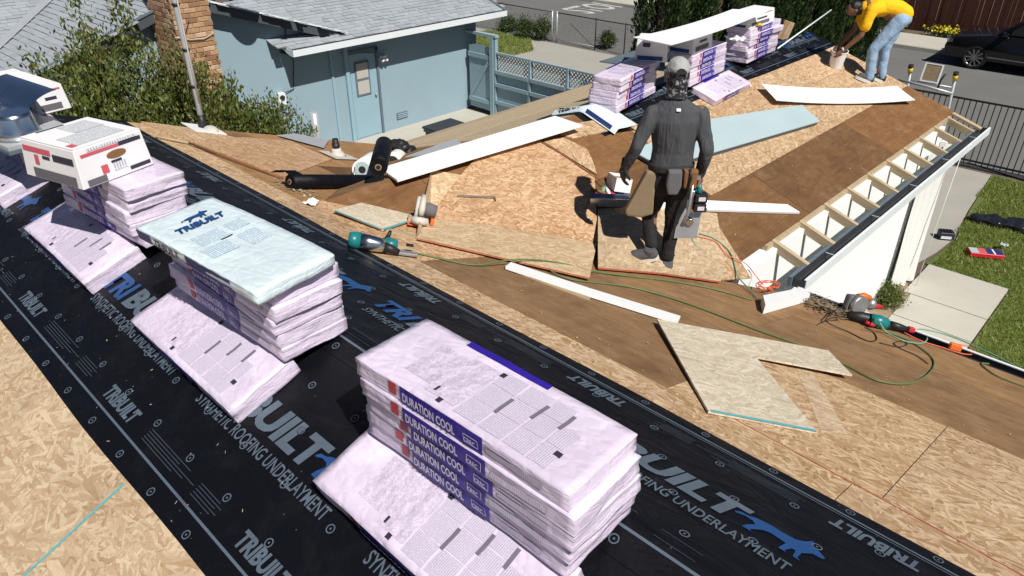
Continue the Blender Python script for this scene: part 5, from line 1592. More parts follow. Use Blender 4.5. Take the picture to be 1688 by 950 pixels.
def shrub(label, base, height, spread, n_branch, n_leaf, seed, group, size=0.062, blossom=0.0, shoots=1.0):
    rng = np.random.default_rng(seed)
    t = thing('shrub', label, 'shrub', base, group)
    bm = MB()
    pts, dirs, tips = [], [], []
    per = n_leaf // n_branch
    for i in range(n_branch):
        a = rng.uniform(0, 2 * pi); rr = spread * sqrt(rng.uniform(0, 1))
        h = height * (0.62 + 0.38 * rng.uniform() ** 0.7) * (1 - 0.22 * (rr / spread) ** 2)
        p0 = np.array([0.12 * cos(a), 0.12 * sin(a), 0.0])
        p1 = np.array([rr * 0.55 * cos(a), rr * 0.55 * sin(a), h * 0.45])
        p2 = np.array([rr * cos(a), rr * sin(a), h * 0.78]) + rng.normal(0, 0.06, 3)
        p3 = p2 + np.array([rng.normal(0, 0.13), rng.normal(0, 0.13), h * 0.22 * shoots])
        if i < 26: bm.tube([p0, p1, p2, p3], [0.022, 0.014, 0.008, 0.004], 5)
        ts = rng.uniform(0.1, 1.0, per) ** 0.75
        for tt in ts:
            if tt < 0.5: q = p1 + (p2 - p1) * (tt / 0.5); j = 0.17; dd = p2 - p1
            else: q = p2 + (p3 - p2) * ((tt - 0.5) / 0.5); j = 0.12 * (1.35 - tt) + 0.02; dd = p3 - p2
            pts.append(q + rng.normal(0, j, 3)); dirs.append(dd / (np.linalg.norm(dd) + 1e-6))
    P = np.array(pts); D = np.array(dirs)
    bm.build('stem', M['bark'], t)
    mi = (rng.uniform(0, 1, len(P)) < 0.16).astype(np.int32)
    if blossom: mi[(P[:, 2] > height * 0.45) & (rng.uniform(0, 1, len(P)) < blossom)] = 2
    o = link('crown', leaf_mesh('crown', P, size, seed=seed, mat_idx=mi, dirs=D * 0.5), [M['leaf_shrub'], M['leaf_red'], M['leaf_blossom']], t)
    return t
SG = 'shrubs between the two houses'
shrub('leafy green shrub with pale blossom at the left edge behind the sheet metal', (-9.5, 1.75, 0), 3.85, 0.9, 90, 26000, 11, SG, blossom=0.05)
shrub('tallest leafy shrub in front of the grey roof left of the chimney', (-9.3, 2.95, 0), 4.45, 0.9, 105, 34000, 12, SG, shoots=1.15)
shrub('leafy shrub in front of the brick chimney behind the service mast', (-9.4, 3.95, 0), 3.75, 0.85, 95, 28000, 13, SG)
shrub('low leafy shrub below the electric meter on the blue wall', (-9.5, 4.8, 0), 3.0, 0.66, 70, 17000, 14, SG)
shrub('dark leafy shrub low behind the left rake', (-10.6, 3.4, 0), 3.1, 1.0, 60, 10000, 15, SG)

def cypress(label, base, height, rad, n, seed, group):
    rng = np.random.default_rng(seed)
    t = thing('cypress_tree', label, 'tree', base, group)
    MB().tube([(0, 0, 0), (0, 0, height * 0.5), (0, 0, height * 0.9)], [0.12, 0.08, 0.03], 8).build('trunk', M['bark'], t)
    # clumps: upright plumes round the column
    m = 150
    a = rng.uniform(0, 2 * pi, m); z = rng.uniform(0.05, 0.95, m) * height
    prof = np.minimum(1.0, (1.05 - z / height) * 1.6) * np.minimum(1, 0.55 + z / height * 2)
    rr = rad * prof * rng.uniform(0.55, 1.05, m)
    C = np.stack([rr * np.cos(a), rr * np.sin(a), z], 1)
    k = rng.integers(0, m, n)
    tt = rng.uniform(0, 1, n)
    q = C[k] + rng.normal(0, 1, (n, 3)) * np.stack([0.11 * (1.1 - tt), 0.11 * (1.1 - tt), 0.06 * np.ones(n)], 1)
    q[:, 2] += tt * 0.75 - 0.1
    D = np.tile(np.array([[0, 0, 1.4]]), (n, 1)) + np.stack([np.cos(a[k]), np.sin(a[k]), np.zeros(n)], 1) * 0.7
    link('crown', leaf_mesh('crown', q, 0.10, up=0.1, aspect=0.34, seed=seed, dirs=D), M['leaf_cypress'], t)
    return t
pos_words = ['leftmost dark cypress in the row behind the wing', 'second cypress from the left in the row', 'third cypress from the left in the row', 'fourth cypress from the left in the row', 'fifth cypress from the left in the row', 'sixth cypress from the left in the row', 'seventh cypress from the left in the row', 'eighth cypress from the left in the row', 'ninth cypress from the left in the row', 'rightmost dark cypress behind the man in yellow']
for i in range(10):
    cypress(pos_words[i], (-8.95 + i * 0.12 + random.uniform(-0.08, 0.08), 13.95 + i * 1.0 + random.uniform(-0.1, 0.1), 0), 5.4 + random.uniform(-0.4, 0.6), 0.62, 24000, 40 + i, 'cypress row')

def bush(label, base, r, h, n, seed, mat, group=None, cat='bush', size=0.06):
    rng = np.random.default_rng(seed)
    t = thing('low_bush', label, cat, base, group)
    st = MB()
    for i in range(6):
        a = i * 1.05
        st.tube([(0, 0, 0), (r * 0.4 * cos(a), r * 0.4 * sin(a), h * 0.4), (r * 0.7 * cos(a), r * 0.7 * sin(a), h * 0.8)], 0.008, 4)
    st.build('stem', M['bark'], t)
    c = rng.normal(0, 1, (26, 3)); c /= np.linalg.norm(c, axis=1, keepdims=True)
    c *= rng.uniform(0.4, 1, (26, 1)) * np.array([[r, r, h * 0.5]]); c[:, 2] = np.abs(c[:, 2]) + h * 0.3
    k = rng.integers(0, 26, n)
    P = c[k] + rng.normal(0, 0.13 * r / 0.4, (n, 3)); P[:, 2] = np.abs(P[:, 2]) + 0.02
    link('crown', leaf_mesh('crown', P, size, seed=seed), mat, t)
    return t
BG = 'low bushes along the chain link fence'
for (px, py, r, h, lab) in ((865, 62, 0.35, 0.75, 'round low bush on the grass by the chain link fence'), (893, 66, 0.38, 0.85, 'dark low bush left of the chain link gate posts'), (838, 52, 0.4, 0.45, 'scrubby low bush nearest the blue house roof corner'), (1000, 80, 0.25, 0.6, 'thin dry bush against the chain link fence beside the cypress')):
    g_ = gnd(px, py); bush(lab, (g_.x, g_.y, 0), r, h, 2600, int(px), M['leaf_low'], BG, size=0.07)
bush('green bush in the bed at the foot of the white wall', (-2.28, 10.62, 0), 0.20, 0.30, 2600, 71, M['leaf_shrub'], size=0.04)
sheet('planting_bed', [(-2.45, 8.5), (-2.14, 8.5), (-2.14, 11.1), (-2.3, 11.5), (-2.45, 11.5)], 0.008, M['dead'])
# yellow flowers at the foot of the red fence
def flowers(label, x0, x1, n, seed):
    rng = np.random.default_rng(seed)
    t = thing('flower_clump', label, 'flowers', ((x0 + x1) / 2, 31.35, 0.05), 'yellow flowers along the red fence')
    P = np.stack([rng.normal(0, (x1 - x0) / 4, n), rng.normal(0, 0.16, n), np.abs(rng.normal(0.12, 0.08, n))], 1)
    link('leaves', leaf_mesh('leaves', P, 0.09, seed=seed, aspect=0.6), M['leaf_low'], t)
    P2 = np.stack([rng.normal(0, (x1 - x0) / 4.5, n // 2), rng.normal(-0.05, 0.17, n // 2), 0.2 + np.abs(rng.normal(0.08, 0.08, n // 2))], 1)
    link('blossoms', leaf_mesh('blossoms', P2, 0.075, seed=seed + 1, aspect=0.9), M['flower_yellow'], t)
flowers('wide clump of yellow flowers left of the man in yellow', -12.3, -10.1, 420, 5)
flowers('small clump of yellow flowers right of the man in yellow', -9.9, -9.0, 130, 6)
flowers('clump of yellow flowers in front of the black car', -8.4, -6.9, 300, 7)

# road lettering
c_ = gnd(982, 13)
rt = lettering('STOP', 1.3, M['road_paint'], None, Matrix.Translation((c_.x, c_.y, 0.0)) @ Matrix.Rotation(radians(90), 4, 'Z') @ Matrix.Diagonal((0.9, 1.9, 1, 1)), bold=0.02)
rt.name = 'road_marking'
tag(rt, 'worn white lettering painted on the street', 'road marking')

# ------------------------------------------------------------------ black car
car = thing('car', 'black sport utility car parked at the far kerb', 'car', (-6.55, 27.15, 0))
prof = [(0.02, 0.38), (0.0, 0.62), (0.06, 0.80), (0.25, 0.92), (1.25, 1.06), (1.45, 1.08), (4.55, 1.10), (4.66, 0.95), (4.70, 0.45), (4.55, 0.30), (0.2, 0.28)]
top = [(1.30, 1.07), (2.05, 1.62), (2.6, 1.69), (4.0, 1.66), (4.40, 1.50), (4.58, 1.09)]
XZc = Matrix(((1, 0, 0, 0), (0, 0, 1, 0), (0, 1, 0, 0), (0, 0, 0, 1)))
body = MB().prism(prof, 0.0, 1.86, XZc).bevel(0.07, 3).build('body', M['car_paint'], car, smooth=True)
cab = MB().prism(top, 0.13, 1.73, XZc).bevel(0.06, 3).build('cabin', M['car_paint'], car, smooth=True)
for side in (0.118, 1.732):
    for wpts in ([(1.60, 1.13), (2.12, 1.55), (2.62, 1.60), (2.66, 1.13)], [(2.74, 1.13), (2.71, 1.60), (3.62, 1.58), (3.72, 1.13)], [(3.80, 1.13), (3.70, 1.57), (4.0, 1.55), (4.3, 1.16)]):
        MB().prism(wpts, side, side + 0.01, XZc).build('window', M['car_glass'], cab)
MB().quad([(1.33, 0.28, 1.115), (1.33, 1.58, 1.115), (2.03, 1.55, 1.625), (2.03, 0.31, 1.625)]).build('windscreen', M['car_glass'], cab)
for x in (0.95, 3.75):
    for y in (0.02, 1.84):
        sgn = -1 if y < 1 else 1
        Wm = Matrix.Translation((x, y - sgn * 0.1, 0.36)) @ Matrix.Rotation(sgn * -pi / 2, 4, 'X')
        tyre = MB().lathe([(0.25, -0.11), (0.33, -0.11), (0.36, -0.08), (0.36, 0.09), (0.33, 0.125), (0.27, 0.125), (0.265, 0.08)], 28).build('wheel', M['tyre'], car, Wm)
        rim = MB(); rim.lathe([(0.268, 0.085), (0.268, 0.12), (0.25, 0.12), (0.25, 0.085)], 28)
        for k in range(10):
            a = 2 * pi * k / 10
            rim.box((0.15 * cos(a), 0.15 * sin(a), 0.112), (0.22, 0.035, 0.02), Matrix.Rotation(a, 4, 'Z'))
        rim.lathe([(0.06, 0.09), (0.06, 0.125)], 14)
        rim.build('rim', M['rim'], tyre)
        MB().lathe([(0.24, 0.06), (0.24, 0.085)], 20).build('brake_disc', M['tool_black'], tyre)
MB().box((0.16, 0.10, 0.78), (0.24, 0.22, 0.10), Matrix.Rotation(0.5, 4, 'Z')).build('headlight', M['glass'], car)
MB().box((0.16, 1.76, 0.78), (0.24, 0.22, 0.10), Matrix.Rotation(-0.5, 4, 'Z')).build('headlight', M['glass'], car)
MB().box((1.62, -0.09, 1.15), (0.16, 0.16, 0.12)).bevel(0.03).build('mirror', M['car_paint'], car)
for x in (2.45, 3.5): MB().box((x, -0.012, 0.98), (0.2, 0.03, 0.03)).build('door_handle', M['rim'], car)
MB().box((2.3, -0.006, 0.42), (2.0, 0.02, 0.03)).build('sill_trim', M['rim'], car)
# ------------------------------------------------------------------ tools, hoses and small things on the roof
def smooth_path(P, k=6):
    P = [Vector(p) for p in P]
    out = []
    for i in range(len(P) - 1):
        p0, p1, p2, p3 = P[max(i - 1, 0)], P[i], P[i + 1], P[min(i + 2, len(P) - 1)]
        for j in range(k):
            t = j / k
            out.append(0.5 * ((2 * p1) + (p2 - p0) * t + (2 * p0 - 5 * p1 + 4 * p2 - p3) * t * t + (3 * p1 - p0 - 3 * p2 + p3) * t ** 3))
    out.append(P[-1])
    return out
def hose(name, label, cat, slope, pix, r, mat, lift=None):
    l = (lift if lift is not None else 0.004) + r
    P = [slope.px(*p[:2], l if len(p) < 3 else p[2]) if not isinstance(p, Vector) else p for p in pix]
    o = MB().tube(smooth_path(P), r, 6).build(name, mat)
    return tag(o, label, cat)
hose('air_hose', 'dark green air hose snaking from the teal nailer along the valley', 'hose', FAR, [(668, 413), (720, 425), (782, 437, .012), (839, 429, .05), (889, 429, .05), (935, 436, .045), (978, 447, .02), (1040, 456), (1102, 463), (1173, 476), (1240, 495)], 0.0058, M['hose_green'])
hose('air_hose', 'olive air hose running down the far slope to a wide loop', 'hose', FAR, [(905, 445, .02), (942, 461), (1031, 472), (1102, 490), (1173, 515), (1240, 541), (1310, 566, .012), (1391, 601), (1448, 628), (1501, 632), (1534, 613), (1538, 592), (1510, 569), (1478, 553), (1448, 539, .05), (1442, 525, .09)], 0.0058, M['hose_green'])
hose('air_hose', 'pale green air hose from the carried saw over the plywood edge', 'hose', WINGR, [(1150, 378, .06), (1141, 392, .03), (1146, 404, .03), (1153, 415, .03), (1145, 424, .03), (1128, 427, .03), (1112, 424, .03)], 0.0055, M['hose_teal'])
hose('air_hose', 'green air hose crossing the pale OSB sheets to the white foam block', 'hose', WINGR, [(1153, 385, .035), (1175, 392, .03), (1198, 409, .026), (1208, 425, .026), (1213, 445, .026), (1218, 458, .05), FAR.px(1238, 480, .02), FAR.px(1260, 503, .02)], 0.0058, M['hose_teal'])
hose('power_cord', 'orange power cord lying across the pale OSB to a coil', 'cord', WINGR, [(1134, 386, .03), (1155, 391, .03), (1180, 399, .027), (1198, 420, .027), (1228, 434, .03), FAR.px(1246, 455, .02), FAR.px(1258, 470, .02)], 0.0045, M['cord_orange'])
coil = []
for i in range(34):
    a = i * 0.62
    coil.append((1266 + 17 * cos(a) + 3 * sin(a * 2.3), 470 + 6 * sin(a) + 2 * cos(a * 1.7), 0.02 + 0.0012 * i))
coil += [(1275, 485, .05), (1282, 498, .04), (1284, 505, .02)]
hose('power_cord', 'tangled coil of orange cord at the plywood corner', 'cord', FAR, coil, 0.0045, M['cord_orange'])
hose('air_hose', 'pale green air hose looping along the main gutter to the right', 'hose', FAR, [(1450, 532, .09), (1462, 548, .03), (1490, 562, .02), (1520, 566), (1528, 556), (1510, 547), (1520, 543), (1560, 552), (1610, 572), (1660, 596), (1688, 612), (1720, 625)], 0.0058, M['hose_teal'])
hose('power_cord', 'orange cord running right from the pile of tools', 'cord', FAR, [(1490, 548, .02), (1518, 562), (1550, 572), (1590, 584), (1608, 582), (1600, 572), (1570, 566), (1530, 556)], 0.0045, M['cord_orange'])
hose('air_hose', 'dark green hose curling at the right edge of the far slope', 'hose', FAR, [(1630, 600), (1618, 600), (1640, 618), (1680, 634), (1720, 648)], 0.0058, M['hose_green'])
hose('power_cord', 'thin grey cord hanging from the white roll', 'cord', FAR, [(583, 268, .12), (588, 290, .10), (586, 303, .02), (572, 316), (572, 324), (585, 334), (600, 340)], 0.004, M['tool_dusty'])
hose('power_cord', 'thin brown cord lying along the top of the big OSB sheet', 'cord', WINGR, [(892, 234, .04), (930, 256, .04), (958, 276, .04), (978, 288, .05), (995, 302, .06)], 0.006, M['lumber_dark'])
hose('power_cord', 'black cord looped around the pile of tools', 'cord', FAR, [(1348, 535), (1370, 525, .05), (1395, 520, .07), (1385, 508, .1), (1372, 516, .06), (1362, 530, .03), (1400, 548), (1430, 562), (1445, 560), (1440, 548), (1425, 540, .03)], 0.0045, M['cord_black'])
hose('power_cord', 'black cord loop right of the pile of tools', 'cord', FAR, [(1450, 565), (1480, 572), (1495, 568), (1488, 562), (1474, 566), (1485, 575), (1510, 586), (1530, 600)], 0.004, M['cord_black'])

# coil nailer lying on the black sheet edge
def tool_frame(slope, a, b, lift):
    A, B = slope.px(*a, lift), slope.px(*b, lift)
    d_ = B - A
    rot = math.atan2(d_.dot(slope.n.cross(slope.u)), d_.dot(slope.u))
    return slope.frame(A, rot), d_.length
Mx, L_ = tool_frame(FAR, (572, 410), (662, 424), 0.0)
ng = thing('nail_gun', 'teal and silver pneumatic nail gun lying at the underlayment edge', 'nail gun', Mx)
MB().tube([(0.0, 0, .065), (.02, 0, .065), (.075, 0, .065)], [.045, .055, .058], 20).build('end_cap', M['teal'], ng)
MB().tube([(.076, 0, .065), (.14, 0, .063), (.20, 0, .06), (.235, 0, .055)], [.056, .054, .05, .042], 20).build('cylinder', M['mill'], ng)
MB().tube([(.236, 0, .05), (.29, 0, .042), (.34, 0, .03)], [.036, .03, .02], 12).build('nose', M['tool_black'], ng)
MB().tube([(.15, .05, .06), (.22, .12, .055), (.27, .18, .05)], [.022, .02, .024], 12).build('handle', M['tool_black'], ng)
MB().tube([(.25, .15, .05), (.27, .17, .10), (.275, .175, .125)], [.018, .014, .01], 10).build('air_fitting', M['tool_black'], ng)
MB().lathe([(.045, 0), (.05, .03), (.045, .065)], 18, Matrix.Translation((.285, .09, .02))).build('magazine', M['teal'], ng)
MB().box((.36, .03, .022), (.22, .06, .024), Matrix.Rotation(0.12, 4, 'Z')).bevel(.008).build('shoe_plate', M['tool_grey'], ng)
MB().box((.36, .10, .04), (.16, .018, .018), Matrix.Rotation(0.1, 4, 'Z')).build('trigger_bar', M['lumber'], ng)
MB().box((.42, .15, .05), (.05, .02, .018)).build('hook', M['tool_black'], ng)

# dusty circular saw standing on the small offcut
Mx, L_ = tool_frame(FAR, (684, 372), (694, 300), 0.022)
cs = thing('circular_saw', 'dusty grey circular saw with orange guard beside the big OSB sheet', 'circular saw', Mx)
MB().prism([(-.02, -.10), (.30, -.10), (.30, .06), (-.02, .06)], 0, .006).build('shoe', M['orange'], cs)
MB().lathe([(.105, 0), (.11, .012), (.11, .035), (.10, .045)], 28, Matrix.Translation((.13, .02, .10)) @ Matrix.Rotation(pi / 2, 4, 'X')).build('blade_guard', M['tool_dusty'], cs)
MB().tube([(.13, -.03, .11), (.13, -.09, .115), (.13, -.15, .11)], [.055, .06, .05], 18).build('motor', M['nylon_grey'], cs)
MB().tube([(.02, -.03, .07), (.0, -.03, .14), (.06, -.03, .20), (.14, -.03, .21), (.22, -.025, .175)], [.024, .026, .024, .022, .024], 14).build('handle', M['tool_dusty'], cs)
MB().tube([(.24, -.02, .16), (.30, -.02, .13), (.33, -.02, .08)], [.026, .03, .026], 12).build('front_grip', M['tool_dusty'], cs)
MB().tube([(-.02, -.09, .05), (-.04, -.02, .05), (-.02, .03, .05)], [.03, .034, .028], 12).build('rear_housing', M['tool_dusty'], cs)
MB().box((.22, -.12, .045), (.08, .05, .07)).bevel(.01).build('orange_cover', M['orange'], cs)
MB().box((.10, -.13, .04), (.12, .03, .05)).bevel(.01).build('orange_cover', M['orange'], cs)
MB().box((.33, -.06, .06), (.03, .05, .03)).bevel(.008).build('lever', M['red_plastic'], cs)
wb = MB().box((0, 0, .02), (.16, .09, .04)).build('wood_block', M['lumber'], None, FAR.frame(Fp(688, 366, .02), 0.9))
tag(wb, 'small pale wood block in front of the dusty circular saw', 'wood block')
gl = MB()
for i in range(5): gl.box((0.02 * i - .04, .015 * (i % 2), .012 + .004 * i), (.07, .05, .02), Matrix.Rotation(i * 0.8, 4, 'Z') @ Matrix.Rotation(.3, 4, 'X'))
tag(gl.build('paper_scrap', M['kraft'], None, FAR.frame(Fp(603, 322, .0), .3)), 'crumpled tan paper on the brown plywood by the yellow box', 'paper')
yb = MB().box((0, 0, .03), (.07, .05, .06)).bevel(.004, 1).build('small_box', M['yellow'], None, FAR.frame(Fp(617, 320, .0), .9))
tag(yb, 'small yellow box on the brown plywood', 'box')

# open nail box and blue-grey metal tray beside the man in grey
Mx, L_ = tool_frame(WINGR, (996, 300), (1036, 308), 0.02)
nb = thing('nail_box', 'open white and red nail box behind the man in grey', 'box', WINGR.frame(Wp(1018, 312, .03), 0.9) @ Matrix.Rotation(radians(24), 4, 'Y'))
MB().rng((-.13, -.08, 0), (.13, -.076, .13)).rng((-.13, .076, 0), (.13, .08, .13)).rng((-.13, -.076, 0), (-.126, .076, .13)).rng((.126, -.076, 0), (.13, .076, .13)).rng((-.126, -.076, 0), (.126, .076, .004)).build('box', M['carton'], nb)
MB().rng((-.125, -.075, .02), (.125, .075, .105)).build('nails', M['kraft'], nb)
MB().rng((-.13, -.083, .06), (.06, -.0805, .12)).build('red_mark', M['print_dark'], nb)
MB().rng((-.12, -.0835, .07), (-.06, -.0832, .12)).build('red_mark', M['print_pinkred'], nb)
MB().rng((.06, -.083, .03), (.12, -.0805, .06)).build('red_mark', M['print_pinkred'], nb)
mtb = thing('metal_channel', 'short dark blue metal channel on the OSB left of the man in grey', 'metal channel', Matrix.Translation(Wp(1004, 336, .04)) @ Matrix.Rotation(radians(40), 4, 'Z'))
MB().rng((-.18, -.07, 0), (.18, -.06, .075)).build('web', M['mill'], mtb)
MB().rng((-.18, -.06, .065), (.18, .06, .075)).build('flange', M['film_blue'], mtb)
MB().rng((-.18, -.06, 0), (.18, .02, .008)).build('flange', M['mill'], mtb)
for i, (x, y, m_) in enumerate(((995, 315, 'hose_teal'), (1003, 318, 'carton'), (1010, 322, 'red_plastic'), (990, 318, 'lumber_dark'))):
    o = MB().tube([(-.09, 0, 0), (0, .01, .015), (.09, 0, 0)], [.012, .02, .01], 8).build('hand_tool', M[m_], None, WINGR.frame(Wp(x, y, .045), 0.5 + i * .5))
    tag(o, ['green handled hand tool by the nail box', 'white handled hand tool by the nail box', 'red handled hand tool by the nail box', 'brown handled hand tool by the nail box'][i], 'hand tool')

# white foam block and debris at the valley outlet
fb = Fp(1300, 496, .0)
o, Q_, M_ = board('foam_block', 'white foam block at the bottom of the valley', 'block', [Fp(1258, 487, .075), Fp(1262, 503, .075), Fp(1336, 484, .085), Fp(1322, 474, .085)], 0.075, M['primer'], along=1)
rng = np.random.default_rng(9)
dbc = Fp(1355, 508, .0)
def debris(name, label, slope, n, gen, size, mat, lift=0.006):
    V, F = [], []
    for i in range(n):
        p = gen(i)
        c_ = slope.pt(p[0], p[1], lift + rng.uniform(0, p[2] if len(p) > 2 else 0.004))
        a = rng.uniform(0, 2 * pi); d1 = (slope.u * cos(a) + slope.n.cross(slope.u) * sin(a)) * size * rng.uniform(.4, 1.5); d2 = slope.n.cross(d1).normalized() * size * rng.uniform(.15, .5)
        tl = slope.n * rng.normal(0, .25) * size
        k = len(V); V += [c_ - d1 - d2, c_ + d1 - d2 + tl, c_ + d1 + d2 + tl, c_ - d1 + d2]; F.append((k, k + 1, k + 2, k + 3))
    me = bpy.data.meshes.new(name); me.from_pydata([tuple(v) for v in V], [], F)
    return tag(link(name, me, mat), label, 'debris', kind='stuff')
debris('debris', 'dry leaves and splinters heaped at the valley outlet', FAR, 420, lambda i: (dbc.x + rng.normal(0, .13), dbc.y + rng.normal(0, .10), .05), .022, M['dead'], .01)
debris('wood_chips', 'pale wood chips scattered over the brown plywood', FAR, 260, lambda i: (rng.uniform(-4.6, 0.2), rng.uniform(2.6, 5.2)) , .008, M['lumber'])
debris('wood_chips', 'splinters beside the black roll on the far slope', FAR, 90, lambda i: (Fp(490, 312).x + rng.normal(0, .12), Fp(490, 312).y + rng.normal(0, .07)), .02, M['lumber'])
debris('wood_chips', 'pale wood chips on the wing sheathing', WINGR, 160, lambda i: (rng.uniform(-4.6, -2.6), rng.uniform(5.6, 11.5)), .008, M['lumber'], .004)
debris('wood_chips', 'flecks of dust on the black underlayment', NEAR, 110, lambda i: (rng.uniform(-5.5, -0.5), rng.uniform(.45, 1.3)), .005, M['lumber'], .012)
for i, p in enumerate(((1106, 605), (1112, 610), (1120, 603))): pass

# pile of tools by the gutter
Mx, L_ = tool_frame(FAR, (1395, 528), (1478, 548), 0.0)
g1 = thing('reciprocating_saw', 'teal and black power tool with red trim lying by the gutter', 'power tool', Mx)
MB().tube([(0, 0, .05), (.10, 0, .055), (.2, 0, .055), (.3, 0, .045), (.36, 0, .04)], [.03, .045, .05, .04, .03], 16).build('grip', M['tool_black'], g1)
MB().tube([(.16, -.03, .06), (.24, -.03, .06), (.31, -.03, .055)], [.05, .056, .045], 16).build('housing', M['teal'], g1)
MB().tube([(.12, -.07, .04), (.17, -.075, .03), (.2, -.06, .03)], .016, 8).build('trigger', M['red_plastic'], g1)
MB().tube([(.35, 0, .05), (.42, 0, .05), (.5, 0.01, .045)], [.034, .03, .02], 12).build('nose', M['tool_black'], g1)
MB().box((.53, .01, .05), (.05, .05, .04)).bevel(.008).build('clamp', M['red_plastic'], g1)
Mx, L_ = tool_frame(FAR, (1402, 520), (1470, 526), 0.0)
g2 = thing('grinder', 'grey and orange circular saw leaning against the gutter', 'circular saw', Mx)
MB().lathe([(.085, 0), (.09, .02), (.085, .05)], 24, Matrix.Translation((.06, .03, .095)) @ Matrix.Rotation(pi / 2, 4, 'X')).build('guard', M['tool_grey'], g2)
MB().box((.02, 0.06, .1), (.12, .06, .14)).bevel(.02).build('housing', M['nylon_grey'], g2)
MB().tube([(.08, .06, .15), (.15, .06, .17), (.22, .06, .15)], [.03, .028, .03], 12).build('handle', M['orange'], g2)
MB().ball((.27, .06, .10), (.05, .05, .055)).build('motor', M['tool_grey'], g2)
MB().tube([(.29, .07, .10), (.36, .08, .08), (.46, .09, .07)], [.03, .028, .02], 10).build('front_grip', M['red_plastic'], g2)
pc = MB().box((0, 0, .03), (.09, .05, .06)).bevel(.01, 1).build('plastic_cup', M['orange'], None, FAR.frame(Fp(1572, 578), .4))
tag(pc, 'small orange plug block on the cord near the gutter', 'plug')

# ladder standing at the far gable end
ld = thing('ladder', 'aluminium ladder with yellow stabiliser ends against the far gable', 'ladder', (-3.0, 12.35, 0))
for x in (-.33, .30):
    MB().tube([(x, .95, 0), (x, .45, 1.5), (x, -.02, 2.98)], .022, 8).build('rail', M['galv'], ld)
    MB().tube([(x, -.03, 2.98), (x, -.06, 3.06)], [.034, .036], 12).build('stabiliser_end', M['yellow'], ld)
    MB().tube([(x, -.062, 3.062), (x, -.07, 3.10)], .038, 12).build('end_cap', M['tool_black'], ld)
for i in range(9): MB().tube([(-.31, .93 - i * .107, .2 + i * .33), (.28, .93 - i * .107, .2 + i * .33)], .014, 8).build('rung', M['galv'], ld)
MB().tube([(-.45, -.1, 2.86), (.0, -.12, 2.84), (.35, -.1, 2.80)], .018, 8).build('cross_bar', M['galv'], ld)
MB().tube([(.12, -.08, 2.8), (.13, -.08, 2.95), (.17, -.08, 3.05)], .014, 8).build('hook', M['tool_black'], ld)
fr = thing('framed_board', 'small OSB square in a pale frame behind the ladder top', 'board', Matrix.Translation((-3.06, 12.42, 2.86)) @ Matrix.Rotation(-.25, 4, 'X'))
MB().rng((-.11, -.006, .02), (.11, .006, .26)).build('panel', M['dead'], fr)
for a, b_ in (((-.13, -.012, 0), (.13, .012, .02)), ((-.13, -.012, .26), (.13, .012, .275)), ((-.13, -.012, .02), (-.11, .012, .26)), ((.11, -.012, .02), (.13, .012, .26))):
    MB().rng(a, b_).build('frame_bar', M['gutter_white'], fr)

# ------------------------------------------------------------------ things on the lawn and the plastic drape
b = bmesh.new(); nx, nz = 26, 14
g = []
for i in range(nx + 1):
    row = []
    for j in range(nz + 1):
        y = 10.75 + 0.95 * i / nx; z = 0.02 + 2.3 * j / nz
        x = -2.43 + 0.05 + 0.05 * sin(i * 0.9 + 0.35 * sin(j * .5)) * (1.1 - j / nz) + 0.10 * (i / nx) ** 2
        row.append(b.verts.new((x, y + (0.12 * (1 - j / nz) - 0.1) * (i / nx), z)))
    g.append(row)
for i in range(nx):
    for j in range(nz):
        f = b.faces.new((g[i][j], g[i + 1][j], g[i + 1][j + 1], g[i][j + 1])); f.smooth = True
me = bpy.data.meshes.new('plastic_sheet'); b.to_mesh(me); b.free()
tag(link('plastic_sheet', me, M['plastic_sheet']), 'white plastic sheet draped down the far end of the white wall', 'plastic sheet')
MB().tube([(-2.16, 11.45, 0.0), (-2.15, 11.45, 1.2), (-2.14, 11.5, 2.34)], .005, 6).build('rope', M['carton'])
tag(bpy.data.objects['rope'], 'thin pale line hanging from the wing gutter to the bed', 'rope')
q = gnd(1648, 372)
bb = MB()
bb.box((0, 0, .06), (1.15, .34, .10)); bb.box((.2, .03, .09), (.6, .30, .10)); bb.ball((-.55, 0, .06), (.14, .17, .06))
bag_ = fuse('bin_bag', bb, M['black_bag'], None, 0.016, 4, 0.05, (5, 7, 9), 3)
bag_.matrix_world = Matrix.Translation((q.x + .18, q.y, 0.01)) @ Matrix.Rotation(radians(8), 4, 'Z')
tag(bag_, 'black plastic bag lying stretched out on the lawn', 'bag')
q = gnd(1622, 424)
rb_ = thing('printed_box', 'flat red box with a printed top lying on the lawn', 'box', Matrix.Translation((q.x, q.y, 0.04)) @ Matrix.Rotation(radians(30), 4, 'Z'))
MB().rng((-.26, -.11, 0), (.26, .11, .07)).bevel(.005, 1).build('box', M['red_plastic'], rb_)
for i, (x0, x1, m_) in enumerate(((-.25, -.12, 'bluegrey_board'), (-.115, .0, 'print_pinkred'), (.005, .10, 'navy2'), (.105, .13, 'carton'), (.135, .25, 'navy2'))):
    MB().rng((x0, -.09, .0705), (x1, .1, .0725)).build('print', M[m_], rb_)
q = gnd(1652, 414)
paper('crumpled clear wrapper at the end of the red box', (q.x, q.y, .12), .06, 3.3, M['galv'])
q = gnd(1557, 394)
db = thing('small_carton', 'small black and white box of parts on the lawn', 'box', Matrix.Translation((q.x, q.y, 0.03)) @ Matrix.Rotation(radians(32), 4, 'Z'))
MB().rng((-.12, -.09, 0), (.12, .09, .12)).bevel(.006, 1).build('box', M['print_dark'], db)
MB().rng((-.10, -.094, .01), (.07, -.0905, .06)).build('label', M['carton'], db)
MB().rng((.1205, -.08, .02), (.124, .06, .11)).build('label', M['carton'], db)
for i in range(4): MB().rng((-.10 + i * .05, -.07, .121), (-.07 + i * .05, .07, .135)).build('strip', M['tool_black'], db)
